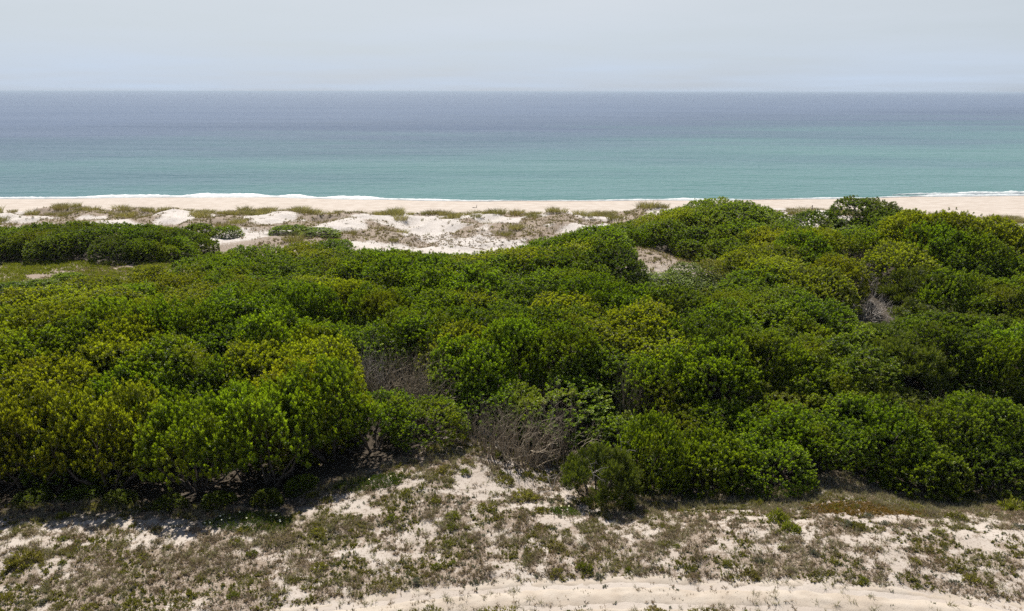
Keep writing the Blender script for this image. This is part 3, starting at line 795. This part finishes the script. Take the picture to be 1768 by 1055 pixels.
# hedges on the open dune and in the hollow left
for i, (u, v, Y, R, lb) in enumerate(((500, 391, 116, 2.2, 'left part of the low green hedge alone on the dune slope'), (550, 396, 115.5, 2.4, 'right part of the low green hedge alone on the dune slope'),
                         (20, 492, 78, 1.7, 'low bush at the left picture edge by the sandy strip in the hollow'), (75, 486, 81, 1.5, 'low bush beside the sandy strip left in the hollow'), (120, 478, 85, 1.3, 'small bush in the middle of the grassy hollow at left'),
                         (345, 389, 117, 1.9, 'small flat green bush on sand behind the dark left mound'), (390, 393, 116, 1.5, 'smallest flat bush on the sand right of the left mound'), (585, 420, 107, 1.4, 'little round bush at the edge of the bare slope'))):
    z = float(z_at(v, Y)); X = at_u(u, Y, z)
    put_shrub('low', X, Y, R, max(0.9, z - float(ground_z(np.array([X]), np.array([Y]))[0])), lb, None, 0)

for k in range(9):
    u = -110 + k * 80 + rng.uniform(-12, 12); Y = float(np.interp(u, FU, FY)) + rng.uniform(0.0, 1.3)
    put_shrub('low', at_u(u, Y, 7), Y, rng.uniform(0.7, 1.0), rng.uniform(0.5, 0.8), 'small dark bush in the deep shade under the front left shrubs', 'understory bushes in the left shade', 1)
# ---- the thickets: every shrub its own object
DEAD_SPOTS = [(690, 575, 57.0, 2.1), (650, 565, 58.5, 1.5), (735, 622, 55.4, 2.0), (700, 660, 53.6, 2.1), (900, 722, 50.0, 2.2), (960, 705, 51.3, 2.2), (850, 740, 50.5, 1.7),
              (1500, 500, 75.0, 1.7), (1520, 455, 80.5, 1.4), (1430, 515, 71.5, 1.2), (1090, 640, 56.0, 1.0)]
DX = np.array([(at_u(u, Y, 10), Y, R) for u, v, Y, R in DEAD_SPOTS + [(1440, 0, 86, 0.7), (1480, 0, 87.5, 0.7), (1520, 0, 89, 0.7)]])
def zone_of(u, Y):
    if Y > 95 and u < 420: return ('on the dark mound at far left', 'shrubs of the far left mound')
    if Y > 96 and u < 1345: return ('on the left one of the twin green hilltops', 'shrubs of the left hilltop')
    if Y > 96: return ('on the right one of the twin green hilltops', 'shrubs of the right hilltop')
    if u > 1480 and Y > 82: return ('on the big mound at the right', 'shrubs of the big right mound')
    if Y > 80:
        if u < 500: return ('on the back rim left of the bare slope', 'shrubs of the back rim, left')
        if u < 830: return ('on the back rim below the white dune', 'shrubs of the back rim, middle')
        if u < 1120: return ('on the rounded knoll at the centre back', 'shrubs of the central knoll')
        return ('below the twin hilltops near the sandy path', 'shrubs below the twin hilltops')
    side = 'far left' if u < 250 else 'left' if u < 620 else 'centre' if u < 1060 else 'right of centre' if u < 1420 else 'far right'
    row = 'front' if Y < 56 else 'middle' if Y < 66 else 'upper'
    return ('in the %s thicket rows %s' % (row, {'far left': 'at far left', 'left': 'left of centre', 'centre': 'at centre', 'right of centre': 'right of centre', 'far right': 'at far right'}[side]), 'thicket shrubs, %s %s' % (row, side))
def kind_of(u, Y, X):
    p = rng.random()
    if Y > 95 and u < 430: return 'dark' if p < 0.7 else 'green'
    if u < 330 and Y < 84: return 'yellow' if p < 0.78 else 'green'
    if u < 620: return 'yellow' if p < 0.35 else 'green'
    if u > 1480 and Y < 82: return 'dark' if p < 0.5 else ('needle' if p < 0.72 else 'green')
    if Y > 82 and u > 1480: return 'yellow' if p < 0.4 else 'dark' if p < 0.6 else 'green'
    if Y > 84: return 'yellow' if p < 0.25 else 'green'
    if u > 1040: return 'yellow' if p < 0.15 else 'dark' if p < 0.25 else 'green'
    return 'yellow' if p < 0.08 else 'green'
KW = {'green': 'mid green shrub', 'yellow': 'yellowish green shrub', 'dark': 'dark green shrub', 'needle': 'dull green needle leaved shrub'}
cand = rng.uniform([-95, 44], [95, 113], size=(60000, 2))
th_c = thicket(cand[:, 0], cand[:, 1])
u_c = u_of(cand[:, 0], cand[:, 1])
sel = (th_c > 0.9) & (u_c > -230) & (u_c < 2000)
PX = [(p[0], p[1], p[2] * 0.85) for p in PLACED]
dist_n = 0
for (X, Y), th, u in zip(cand[sel], th_c[sel], u_c[sel]):
    R = 2.35 + 1.0 * vnoise(X / 9, Y / 9, 51) + rng.uniform(-0.3, 0.4)
    arr = np.array(PX)
    dd = np.hypot(arr[:, 0] - X, arr[:, 1] - Y)
    if np.any(dd < 0.60 * (R + arr[:, 2])): continue
    if np.any(np.hypot(DX[:, 0] - X, DX[:, 1] - Y) < DX[:, 2] * 0.75 + R * 0.95): continue
    if Y < 52 and th < 1.6: continue
    if ell(u, Y, 1155, 89.5, 92, 8.2) < 1: continue            # the sandy cut stays open
    R2 = min(R, max(1.3, th * 1.15 + 0.6))
    PX.append((X, Y, R2)); dist_n += 1
    kd = kind_of(u, Y, X)
    rel = float(relief(np.array([X]), np.array([Y]))[0])
    rel = min(rel, 1.6)
    if u < 360 and Y > 64: rel = min(rel * 0.4, 0.3)
    H = max(1.0, (float(hshrub(Y)) + rel + rng.uniform(-0.12, 0.12)) * (0.75 + 0.25 * min(1, th / 2.5)))
    if 1060 < u < 1250 and 73 < Y < 92: H *= 0.42
    zn = zone_of(u, Y)
    put_shrub(kd, X, Y, R2, H, '%s %s' % (KW[kd], zn[0]), '%s (%s)' % (zn[1], KW[kd]))
print('thicket shrubs', dist_n)

# ------------------------------------------------------------------ dead brush
def dead_proto(seed, mat, n=44, length=0.95, depth=3, spread=0.62, rad=0.034, R=0.9, up=0.12, gn=0.22, split=2):
    r = np.random.default_rng(seed)
    th = r.random(n) * 6.283; q = np.sqrt(r.random(n)) * R
    base = np.stack([np.cos(th) * q, np.sin(th) * q, -0.1 * np.ones(n)], 1)
    d = unit(np.stack([np.cos(th) * q * 0.8, np.sin(th) * q * 0.8, np.ones(n) * 0.9], 1) + r.normal(0, 0.3, (n, 3)))
    A, B, ra, rb, tips = grow(r, base, d, length, depth, split, spread, rad, gnarl=gn, up=up, seg=2)
    k = ra > rad * 0.6
    return tubes_mesh('stems', A[k], B[k], ra[k], rb[k], mat, 4), tubes_mesh('twigs', A[~k], B[~k], ra[~k], rb[~k], mat, 3)
DEADP = [dead_proto(300 + k, M_DEADB) for k in range(3)] + [dead_proto(310 + k, M_DEADW, n=46, spread=0.5) for k in range(2)]
def put_dead(u, v, Y, R, lb, var, H=None, name='dead_shrub', group=None):
    X = at_u(u, Y, 10); gz = float(ground_z(np.array([X]), np.array([Y]))[0])
    H = min(max(1.2, float(z_at(v, Y)) - gz), 4.8 if Y < 60 else 2.4) if H is None else H
    o = link(name, None); o.location = (X, Y, gz - 0.1); o.rotation_euler = (0, 0, rng.random() * 6.28)
    o.scale = (R / 1.75, R / 1.75, H / 2.35)
    link('stems', DEADP[var][0], o); link('twigs', DEADP[var][1], o)
    tag(o, lb, 'shrub', group)
    return o
dlab = ['large grey brown dead shrub filling the gully in mid thicket', 'pale upright dead shrub at the left of the grey brush gully', 'brown dead shrub at the right of the grey brush gully',
        'lowest dead shrub in the brush gully above the front green shrubs', 'large brown leafless shrub at the head of the sandy notch', 'brown leafless shrub behind and right of the notch brush', 'thin leafless shrub at the left of the notch brush',
        'grey bare shrub among pale branches on the right slope', 'pale bleached dead shrub high on the big right mound', 'pale fan shaped dead shrub left of the dark right hollow', 'small brown dead shrub in the thicket right of centre']
for (u, v, Y, R), lb, var in zip(DEAD_SPOTS, dlab, (0, 3, 1, 2, 0, 1, 2, 3, 4, 3, 1)):
    put_dead(u, v - 50, Y, R * 1.1, lb, var)
for u, v, Y, R, lb, var in ((1268, 346, 105, 1.5, 'grey bare shrub crowning the left green hilltop', 0), (1480, 349, 103, 1.5, 'grey bare shrub crowning the right green hilltop', 1),
                            (1440, 425, 86, 1.8, 'left end of the brown bare brush strip on the big right mound', 1), (1480, 413, 87.5, 1.8, 'middle of the brown bare brush strip on the big right mound', 2), (1520, 400, 89, 1.7, 'right end of the brown bare brush strip on the big right mound', 0),
                            (1718, 425, 86.5, 1.2, 'pale grey dead shrub at the right foot of the big right mound', 3), (1530, 540, 69, 1.2, 'white bleached branches low on the right slope', 4),
                            (1640, 690, 54, 1.4, 'dark reddish bare twigs inside the right thicket', 1), (270, 478, 83.5, 1.0, 'grey dead shrub by the small bare strip at left', 0)):
    put_dead(u, v, Y, R, lb, var)
# pale bare limbs on the isolated needle bush
r_ = np.random.default_rng(77)
A, B, ra, rb, _t = grow(r_, np.zeros((5, 3)), unit(r_.normal(size=(5, 3)) + np.array([0, -0.3, 1.2])), 1.25, 2, 2, 0.6, 0.045, gnarl=0.35, seg=4, up=0.05)
LIMB = tubes_mesh('limbs', A, B, ra, rb, M_DEADW, 5)
def put_limb(u, v, Y, s, lb, drop=1.2):
    z = float(z_at(v, Y)); X = at_u(u, Y, z)
    o = link('bare_branch', LIMB); o.location = (X, Y, z - drop); o.scale = (s, s, s); o.rotation_euler = (0, 0, rng.random() * 6.28)
    tag(o, lb, 'branch')
put_limb(1025, 785, 43.4, 0.4, 'pale bare branch sticking out of the isolated needle bush')
put_limb(955, 812, 43.4, 0.55, 'thin pale branch at the left side of the isolated needle bush')
put_limb(1075, 752, 47.0, 0.5, 'short white branch between the needle bush and glossy shrub')
put_limb(1500, 520, 73, 0.9, 'twisted pale branch in the dark hollow on the right slope')
put_limb(1530, 545, 69.5, 0.8, 'forked white branch at the foot of the dark right hollow')
put_limb(1490, 470, 78, 1.0, 'bleached branch fan below the brown brush strip')

# ------------------------------------------------------------------ marram grass on the open dunes
def blades(r, n, R, h, w, lean=0.45, mat=M_MARRAM, name='blades'):
    th = r.random(n) * 6.283; q = np.sqrt(r.random(n)) * R
    b = np.stack([np.cos(th) * q, np.sin(th) * q, np.full(n, -0.05)], 1)
    d = unit(np.stack([np.cos(th) * q / R * lean + r.normal(0, .22, n), np.sin(th) * q / R * lean + r.normal(0, .22, n), np.ones(n)], 1))
    L = h * (0.55 + 0.6 * r.random(n))
    side = unit(np.cross(d, rand_dirs(r, n)))
    m = b + d * (L * 0.55)[:, None]
    out_ = unit(d * np.array([1, 1, 0]) + 1e-6)
    t = b + d * (L * 0.95)[:, None] + out_ * (L * 0.22)[:, None] - np.array([0, 0, 1]) * (L * 0.08)[:, None]
    V = np.stack([b - side * w / 2, b + side * w / 2, m + side * w * .4, t, m - side * w * .4], 1).reshape(-1, 3)
    o = np.arange(n)[:, None] * 5
    F = np.concatenate([np.concatenate([o, o + 1, o + 2, o + 4], 1), np.concatenate([o + 4, o + 2, o + 3, o + 3], 1)], 0)
    tone = np.repeat(r.random(n), 5)
    # split into quads and triangles
    Q = F[:n]; T = F[n:, :3]
    allf = np.concatenate([Q[:, [0, 1, 2]], Q[:, [0, 2, 3]], T], 0)
    return mesh_np(name, V, allf, mat, False, {'tone': tone})
MARR = [blades(np.random.default_rng(400 + k), 230, 0.75, 0.85, 0.03) for k in range(4)]
BRWN = [blades(np.random.default_rng(420 + k), 200, 0.8, 0.42, 0.035, 0.7, M_BROWN, 'twigs') for k in range(3)]
mc = rng.uniform([-118, 108], [118, 160], size=(9000, 2))
mth = thicket(mc[:, 0], mc[:, 1]); mu = u_of(mc[:, 0], mc[:, 1], 8)
crest = ground_z(mc[:, 0], mc[:, 1], False)
pat = fbm(mc[:, 0] / 7.0, mc[:, 1] / 9.0, 91, 4)
white = sstep(1.2, 0.7, ell(mu, mc[:, 1], 780, 121, 130, 8)) + sstep(1.3, 0.7, ell(mu, mc[:, 1], 1350, 139, 55, 7)) + sstep(1.2, 0.7, ell(mu, mc[:, 1], 1010, 136, 60, 5)) + sstep(1.2, .7, ell(mu, mc[:, 1], 1185, 139, 35, 4))
pr = sstep(0.36, 0.52, pat) * (0.12 + 0.88 * sstep(138, 144, mc[:, 1])) * (1 - 0.93 * np.clip(white, 0, 1)) * np.where((mu > 1580) & (mu < 1700), 0.25, 1)
okm = (mth < -1.0) & (rng.random(len(mc)) < pr) & (mu > -180) & (mu < 1950) & (mc[:, 1] < 156)
MP = []
DZ = [(90, 'behind the left end of the dark mound'), (170, 'behind the left half of the dark mound'), (250, 'behind the right half of the dark mound'), (340, 'behind the right end of the dark mound'), (450, 'left of the low hedge'), (560, 'behind the low hedge'),
      (680, 'left of the white dune'), (790, 'behind the left half of the white dune'), (900, 'behind the right half of the white dune'), (1010, 'left of the white sand cap'), (1120, 'right of the white sand cap'), (1230, 'left of the left hilltop'),
      (1330, 'behind the left hilltop'), (1480, 'beside the white sand hollow'), (1660, 'behind the right hilltop'), (9999, 'at the right picture edge')]
def dzone(u):
    return next(t for lim, t in DZ if u < lim)
for (X, Y), u in zip(mc[okm], mu[okm]):
    if MP and np.min(np.hypot(np.array(MP)[:, 0] - X, np.array(MP)[:, 1] - Y)) < (1.15 if Y > 138 else 2.2): continue
    if len(MP) >= 290: break
    MP.append((X, Y))
    o = link('marram_clump', MARR[rng.integers(4)]); z = float(ground_z(np.array([X]), np.array([Y]))[0])
    o.location = (X, Y, z); s = rng.uniform(0.9, 1.9); o.scale = (s, s, s * rng.uniform(0.75, 1.15)); o.rotation_euler = (0, 0, rng.random() * 6.28)
    tag(o, ('tan crest grass clump ' if Y > 146 else 'tan lower grass clump ') + dzone(u), 'grass clump', 'dune grass clumps ' + dzone(u))
print('marram', len(MP))

# ------------------------------------------------------------------ low plant cover (nobody could count it)
def scatter_cover(name, label, pts, mat, K, size, leafL, leafW, spread, seed, flat=0.6, shoots=4, zoff=0.0):
    """small plants: a few shoots each, joined in one mesh"""
    r = np.random.default_rng(seed)
    n = len(pts)
    s = size * (0.55 + 0.9 * r.random(n))
    c = np.repeat(np.c_[pts, ground_z(pts[:, 0], pts[:, 1])], shoots, 0)
    ss = np.repeat(s, shoots)
    an = r.random(n * shoots) * 6.283; q = np.sqrt(r.random(n * shoots)) * ss
    hgt = ss * flat * np.clip(1 - (q / ss) ** 2, 0.15, 1) * r.uniform(0.6, 1.2, n * shoots)
    c = c + np.stack([np.cos(an) * q, np.sin(an) * q, hgt + zoff], 1)
    ax = unit(np.stack([np.cos(an) * q / ss * 0.8, np.sin(an) * q / ss * 0.8, np.ones(n * shoots)], 1) + r.normal(0, .2, (n * shoots, 3)))
    b, d, L, W, t = tuft_leaves(r, c, ax, K, ss * 0.7, leafL, leafW, spread)
    k = np.repeat(np.repeat(0.75 + 0.5 * r.random(n), shoots), K)
    o = link(name, slivers_mesh(name, b, d, L * k, W * k * 1.5, t, mat, r))
    tag(o, label, 'ground cover', None, 'stuff')
    return o
fc_ = rng.uniform([-36, 29.5], [36, 53], size=(110000, 2))
fth = thicket(fc_[:, 0], fc_[:, 1]); fu = u_of(fc_[:, 0], fc_[:, 1], 6)
fd = cover_density(fc_[:, 0], fc_[:, 1])
inv = (fth < 0.6) & (fu > -150) & (fu < 1920)
sp1 = fbm(fc_[:, 0] / 1.7, fc_[:, 1] / 1.7, 131, 3); sp2 = fbm(fc_[:, 0] / 2.2 + 40, fc_[:, 1] / 2.2, 141, 3)
rr_ = rng.random(len(fc_))
def pick(mask, p, n):
    k = np.where(inv & mask & (rr_ < p))[0]
    return fc_[k[:n]]
rr_ = rng.random(len(fc_))
olive = pick(sp1 > 0.47, fd * 0.28, 7000)
scatter_cover('olive_ground_cover', 'low olive green plants spread over the sandy slope', olive, M_OLIVE, 9, 0.20, 0.10, 0.035, (15, 80), 501)
rr_ = rng.random(len(fc_))
brown = pick(sp1 < 0.56, fd * 0.30 + 0.04, 11000)
scatter_cover('brown_ground_cover', 'low brown dry scrub matted over the sandy slope', brown, M_BROWN, 9, 0.20, 0.13, 0.022, (20, 90), 502, flat=0.45)
rr_ = rng.random(len(fc_))
greyp = pick(sp2 > 0.5, fd * 0.08 + 0.012, 2600)
scatter_cover('silver_ground_cover', 'small silvery grey plants dotted over the sand', greyp, M_GREY, 10, 0.15, 0.075, 0.035, (20, 85), 503)
rr_ = rng.random(len(fc_))
edgeband = (fth > -3.2) & (fu > 1090)
straw = np.concatenate([pick(edgeband, 0.22 * np.ones(len(fc_)), 2400), pick(sp2 < 0.5, fd * 0.10 + 0.03, 4000)])
scatter_cover('straw_ground_cover', 'pale dry grass and straw lying along the thicket foot', straw, M_STRAW, 9, 0.22, 0.24, 0.016, (15, 85), 504, flat=0.5)
och = inv & (ell(fu, fc_[:, 1], 1500, 43.6, 110, 1.1) < 1)
rr_ = rng.random(len(fc_))
ochre = fc_[och & (rr_ < 0.9)][:900]
scatter_cover('ochre_ground_cover', 'rusty ochre low growth in front of the right thicket', ochre, M_ORANGE, 9, 0.20, 0.11, 0.03, (20, 85), 505, flat=0.35)
# low growth on the dunes behind and on the open patches between thickets
bc = rng.uniform([-118, 74], [118, 158], size=(70000, 2))
bth = thicket(bc[:, 0], bc[:, 1]); bu = u_of(bc[:, 0], bc[:, 1], 9)
bpat = fbm(bc[:, 0] / 7.0, bc[:, 1] / 9.0, 91, 4)
bwhite = np.clip(sstep(1.2, 0.7, ell(bu, bc[:, 1], 780, 121, 130, 8)) + sstep(1.3, 0.7, ell(bu, bc[:, 1], 1350, 139, 55, 7)) + sstep(1.2, 0.7, ell(bu, bc[:, 1], 1010, 136, 60, 5)), 0, 1)
bp = (0.05 + 0.6 * sstep(0.45, 0.6, bpat)) * (1 - 0.6 * bwhite) * (1 - 0.7 * ((bu > 1580) & (bc[:, 1] > 120)))
bm = (bth < 0.2) & (rng.random(len(bc)) < bp * 0.7) & (bu > -150) & (bu < 1920)
bpts = bc[bm][:11000]
scatter_cover('dune_scrub', 'grey brown low scrub patched over the back dunes', bpts, M_BROWN, 6, 0.42, 0.22, 0.055, (20, 85), 511, flat=0.45, shoots=4)
bm2 = (bth < 0.2) & (rng.random(len(bc)) < bp * 0.3) & (bu > -150) & (bu < 1920)
scatter_cover('dune_green_cover', 'olive low growth patched over the back dunes', bc[bm2][:4600], M_OLIVE, 6, 0.45, 0.22, 0.07, (20, 85), 512, flat=0.4, shoots=4)
wm = (bwhite > 0.15) & (bth < -0.5) & (rng.random(len(bc)) < 0.9)
scatter_cover('white_dune_cover', 'dark grey specks of low plants on the white dune faces', bc[wm][:4200], M_BROWN, 6, 0.27, 0.16, 0.04, (20, 85), 514, flat=0.6, shoots=3)
bc = rng.uniform([-90, 74], [-18, 100], size=(17000, 2)); bth = thicket(bc[:, 0], bc[:, 1]); bu = u_of(bc[:, 0], bc[:, 1], 9)
hol = (bth < 0.6) & (bc[:, 1] < 99) & (bu < 420) & (bu > -150) & (rng.random(len(bc)) < 0.95 * sstep(0.30, 0.40, fbm(bc[:, 0] / 4, bc[:, 1] / 3, 99, 3)))
scatter_cover('hollow_green_cover', 'olive green low growth in the hollow before the left mound', bc[hol][:7500], M_FRESH, 7, 0.5, 0.2, 0.06, (20, 85), 513, flat=0.4, shoots=4)

# ------------------------------------------------------------------ single plants one can pick out on the front slope
def cushion(seed, mat, R, h, shoots, K, L, W, spread=(15, 80), name='foliage'):
    r = np.random.default_rng(seed)
    an = r.random(shoots) * 6.283; q = np.sqrt(r.random(shoots)) * R
    z = h * np.clip(1 - (q / R) ** 2, 0.1, 1) * r.uniform(0.55, 1.1, shoots)
    c_ = np.stack([np.cos(an) * q, np.sin(an) * q, z], 1)
    ax = unit(np.stack([np.cos(an) * q / R, np.sin(an) * q / R, np.ones(shoots)], 1) + r.normal(0, .2, (shoots, 3)))
    b, d, l, w, t = tuft_leaves(r, c_, ax, K, np.full(shoots, h * 0.6), L, W, spread)
    return leaves_mesh(name, b, d, l, w, t, mat, r)
CUSH = {'green': [cushion(600 + k, M_FRESH, 0.45, 0.42, 46, 14, 0.13, 0.04) for k in range(3)],
        'olive': [cushion(610 + k, M_OLIVE, 0.55, 0.34, 52, 13, 0.12, 0.04) for k in range(3)],
        'silver': [cushion(620 + k, M_GREY, 0.4, 0.3, 44, 14, 0.08, 0.04) for k in range(2)],
        'brown': [cushion(630 + k, M_BROWN, 0.6, 0.32, 52, 12, 0.17, 0.02) for k in range(2)]}
CN = {'green': ('green_tuft', 'fresh green tuft'), 'olive': ('olive_cushion', 'olive cushion plant'), 'silver': ('silver_cushion', 'silvery cushion plant'), 'brown': ('dry_cushion', 'brown dry cushion plant')}
def put_cushion(kd, X, Y, s, lb, group=None, hs=1.0):
    ps = CUSH[kd]; o = link(CN[kd][0], ps[rng.integers(len(ps))]); z = float(ground_z(np.array([X]), np.array([Y]))[0])
    o.location = (X, Y, z - 0.03); o.scale = (s, s, s * hs); o.rotation_euler = (0, 0, rng.random() * 6.28)
    tag(o, lb, 'plant', group)
def ground_y(v):
    return 23.9 / float(tan_d(v))
for kd, u, v, s, lb in (('green', 782, 972, .55, 'round bright green tuft above the middle of the sand track'), ('green', 755, 978, .7, 'wider green tuft just left of the round bright one'),
                        ('green', 585, 972, .45, 'single small green tuft left of centre on the slope'), ('green', 919, 958, .45, 'small dark green tuft in the middle of the slope'),
                        ('green', 1170, 942, .5, 'dark green round tuft right of the middle of the slope'), ('green', 863, 790, 1.1, 'upright green bush below the brown notch brush'),
                        ('olive', 905, 858, 1.7, 'large olive bush left of the isolated needle bush'), ('olive', 870, 835, 1.3, 'dark olive bush left above the large olive bush'), ('green', 805, 828, .9, 'light green tuft in the sandy notch'),
                        ('green', 1117, 868, .6, 'green tuft right of the isolated needle bush'), ('olive', 550, 922, 1.0, 'yellowish cushion below the dark hollow left of centre'), ('green', 1345, 895, 1.5, 'light green spreading cushion below the pale straw at right'),
                        ('green', 1365, 915, 1.3, 'lower light green spreading cushion below the pale straw at right'), ('olive', 1655, 885, 1.3, 'olive cushion below the dense right bush'), ('silver', 1405, 958, .9, 'silvery cushion on the right of the slope'),
                        ('silver', 1465, 905, 1.2, 'grey green cushion beside the ochre growth'), ('silver', 1035, 992, .8, 'grey cushion at the far edge of the sand track'), ('olive', 965, 990, 1.0, 'olive cushion hanging over the far edge of the sand track'),
                        ('olive', 1295, 990, 1.1, 'olive cushion on the far edge of the track right of centre'), ('brown', 490, 935, 1.2, 'brown dry cushion right of the flowering mat'), ('silver', 575, 918, .9, 'small silver cushion below the flowering mat'),
                        ('green', 1755, 850, 1.9, 'ochre green bush at the right edge of the slope'), ('olive', 40, 970, 1.8, 'mossy olive cushion at the left edge of the slope')):
    Y = ground_y(v); X = float(x_at(u, Y, 6.1)); put_cushion(kd, X, Y, s, lb)
for i, u in enumerate((690, 715, 745, 830, 850, 880, 985, 1005, 1130, 1150, 1200, 1230, 1290)):
    Y = ground_y(1052 + (i % 2) * 3); put_cushion('olive' if i % 3 else 'green', float(x_at(u, Y, 6.1)), Y, 0.55 + 0.25 * (i % 3), 'low tuft on the near verge of the sand track', 'tufts along the near verge of the track')
CZ = []
order = rng.permutation(len(fc_))
for k in order:
    if len(CZ) >= 230: break
    if not inv[k] or fth[k] > -0.3 or rng.random() > fd[k] * 0.9 or fc_[k, 1] < 33: continue
    X, Y = fc_[k]
    if CZ and np.min(np.hypot(np.array(CZ)[:, 0] - X, np.array(CZ)[:, 1] - Y)) < 0.9: continue
    CZ.append((X, Y)); p = rng.random(); kd = 'olive' if p < 0.42 else 'brown' if p < 0.78 else 'silver' if p < 0.92 else 'green'
    u = fu[k]
    side = 'left end' if u < 350 else 'left half' if u < 700 else 'middle' if u < 1060 else 'right half' if u < 1420 else 'right end'
    row = 'near track' if Y < 39 else 'halfway up' if Y < 42.5 else 'near shrubs'
    put_cushion(kd, X, Y, rng.uniform(0.45, 1.05), '%s on the %s of the slope, %s' % (CN[kd][1], side, row), '%ss on the slope, %s, %s' % (CN[kd][1], side, row), rng.uniform(.8, 1.1))
print('cushions', len(CZ))

# creeping succulent mats with flowers at the thicket foot
def creeping(u, v, ru, ry, lb, seed, flowers=12):
    r = np.random.default_rng(seed)
    Y0 = ground_y(v); X0 = float(x_at(u, Y0, 6.1)); rx = ru / FPX * (Y0 * CP + 24 * SP)
    n = int(320 * rx * ry)
    an = r.random(n) * 6.283; q = np.sqrt(r.random(n)) * (0.85 + 0.3 * vnoise(np.cos(an) * 2 + 9, np.sin(an) * 2 + 9, seed))
    x = np.cos(an) * q * rx; y = np.sin(an) * q * ry
    z0 = float(ground_z(np.array([X0]), np.array([Y0]))[0])
    z = ground_z(X0 + x, Y0 + y) - z0 + 0.10 + 0.16 * fbm(x / 0.4, y / 0.4, seed, 2) * np.clip(1.2 - q, 0.1, 1)
    c_ = np.stack([x, y, z], 1)
    ax = unit(np.array([0, 0, 1.0]) + r.normal(0, .3, (n, 3)))
    b, d, L, W, t = tuft_leaves(r, c_, ax, 9, np.full(n, 0.12), 0.10, 0.03, (10, 70))
    o = link('creeping_mat', None); o.location = (X0, Y0, z0)
    link('foliage', leaves_mesh('foliage', b, d, L, W, t, M_MAT, r), o)
    for k in range(flowers):
        j = r.integers(n); a = np.arange(8) / 8 * 6.283
        V = np.r_[np.stack([np.cos(a) * 0.042 * (1 + 0.3 * (np.arange(8) % 2)), np.sin(a) * 0.042 * (1 + 0.3 * (np.arange(8) % 2)), 0.02 * np.ones(8)], 1), [[0, 0, 0]]]
        F = np.array([[i, (i + 1) % 8, 8] for i in range(8)])
        fo = link('flower', mesh_np('flower', V, F, M_FLOWER), o); fo.location = c_[j] + np.array([0, 0, 0.10]); fo.rotation_euler = (r.normal(0.3, .2), r.normal(0, .2), 0)
    tag(o, lb, 'plant')
creeping(435, 903, 75, 1.1, 'low green mat dotted with white flowers below the black hollow', 701, 14)
creeping(640, 838, 62, 1.0, 'low light green mat at the left of the sandy notch', 702, 2)
creeping(975, 880, 28, 0.6, 'small green mat with two flowers at the foot of the needle bush', 703, 3)

# ------------------------------------------------------------------ small things on the dune crest and beach
M_WOOD = plain_mat('weathered_wood', (0.10, 0.075, 0.055), (0.2, 0.16, 0.12), 8)
for u, v, Y, h, lb in ((1402, 347, 147, 1.2, 'right wooden post standing on the grassy dune crest'), (1370, 350, 147, 0.9, 'left wooden post standing on the grassy dune crest')):
    X = at_u(u, Y, 9); z = float(ground_z(np.array([X]), np.array([Y]))[0])
    A = [(0, 0, -0.4), (0, 0, h * 0.5), (0.02, 0, h), ]; Bp = [(0, 0, h * 0.5), (0.02, 0, h), (0.02, 0, h + 0.06)]
    o = link('wooden_post', tubes_mesh('wooden_post', A, Bp, np.array([.10, .095, .09]), np.array([.095, .09, .03]), M_WOOD, 8)); o.location = (X, Y, z)
    tag(o, lb, 'post')
Y = CAM_H / float(tan_d(357.5)) * 0.965; X = at_u(822, Y, 1.5)
r_ = np.random.default_rng(9)
A, B, ra, rb, _t = grow(r_, [(-.9, 0, .1), (0.15, 0, .05)], [(1, 0, 0.02), (0.3, 0.1, 1)], 0.5, 1, 2, 0.4, 0.10, gnarl=0.12, seg=3, up=0.02)
o = link('driftwood', tubes_mesh('driftwood', A, B, ra, rb, M_WOOD, 6)); o.location = (X, Y, float(ground_z(np.array([X]), np.array([Y]))[0]))
tag(o, 'small dark piece of driftwood lying alone on the beach', 'driftwood')

# ------------------------------------------------------------------ labels: number look-alikes of a small group from the left
byl = {}
for o in list(COL.objects):
    if o.parent is None and o.get('group') and o.get('label'):
        byl.setdefault(o['label'], []).append(o)
def ordinal(n):
    return {1: '1st', 2: '2nd', 3: '3rd', 21: '21st', 22: '22nd', 23: '23rd'}.get(n, '%dth' % n)
for lb, os_ in byl.items():
    if 2 <= len(os_) <= 25:
        os_.sort(key=lambda o: o.location.x / (o.location.y + 5))
        n = len(os_)
        for i, o in enumerate(os_):
            o['label'] = lb + (', leftmost' if i == 0 else ', rightmost' if i == n - 1 else ', %s from left' % ordinal(i + 1))

# ------------------------------------------------------------------ sea air
M_HAZE, nt, out = newmat('haze')
vol = nd(nt, 'ShaderNodeVolumePrincipled', {'Color': (0.60, 0.72, 0.86, 1), 'Density': 5.0e-5, 'Anisotropy': 0.0})
nt.links.new(vol.outputs[0], out.inputs['Volume'])
hx, hy0, hy1, hz0, hz1 = 95000.0, -2000.0, 125000.0, -6.0, 36.0
hv = np.array([(x, y, z) for z in (hz0, hz1) for y in (hy0, hy1) for x in (-hx, hx)])
hf = np.array([(0, 2, 3, 1), (4, 5, 7, 6), (0, 1, 5, 4), (2, 6, 7, 3), (0, 4, 6, 2), (1, 3, 7, 5)])
tag(link('haze', mesh_np('haze', hv, hf, M_HAZE)), 'thin pale sea haze', 'haze', None, 'stuff')
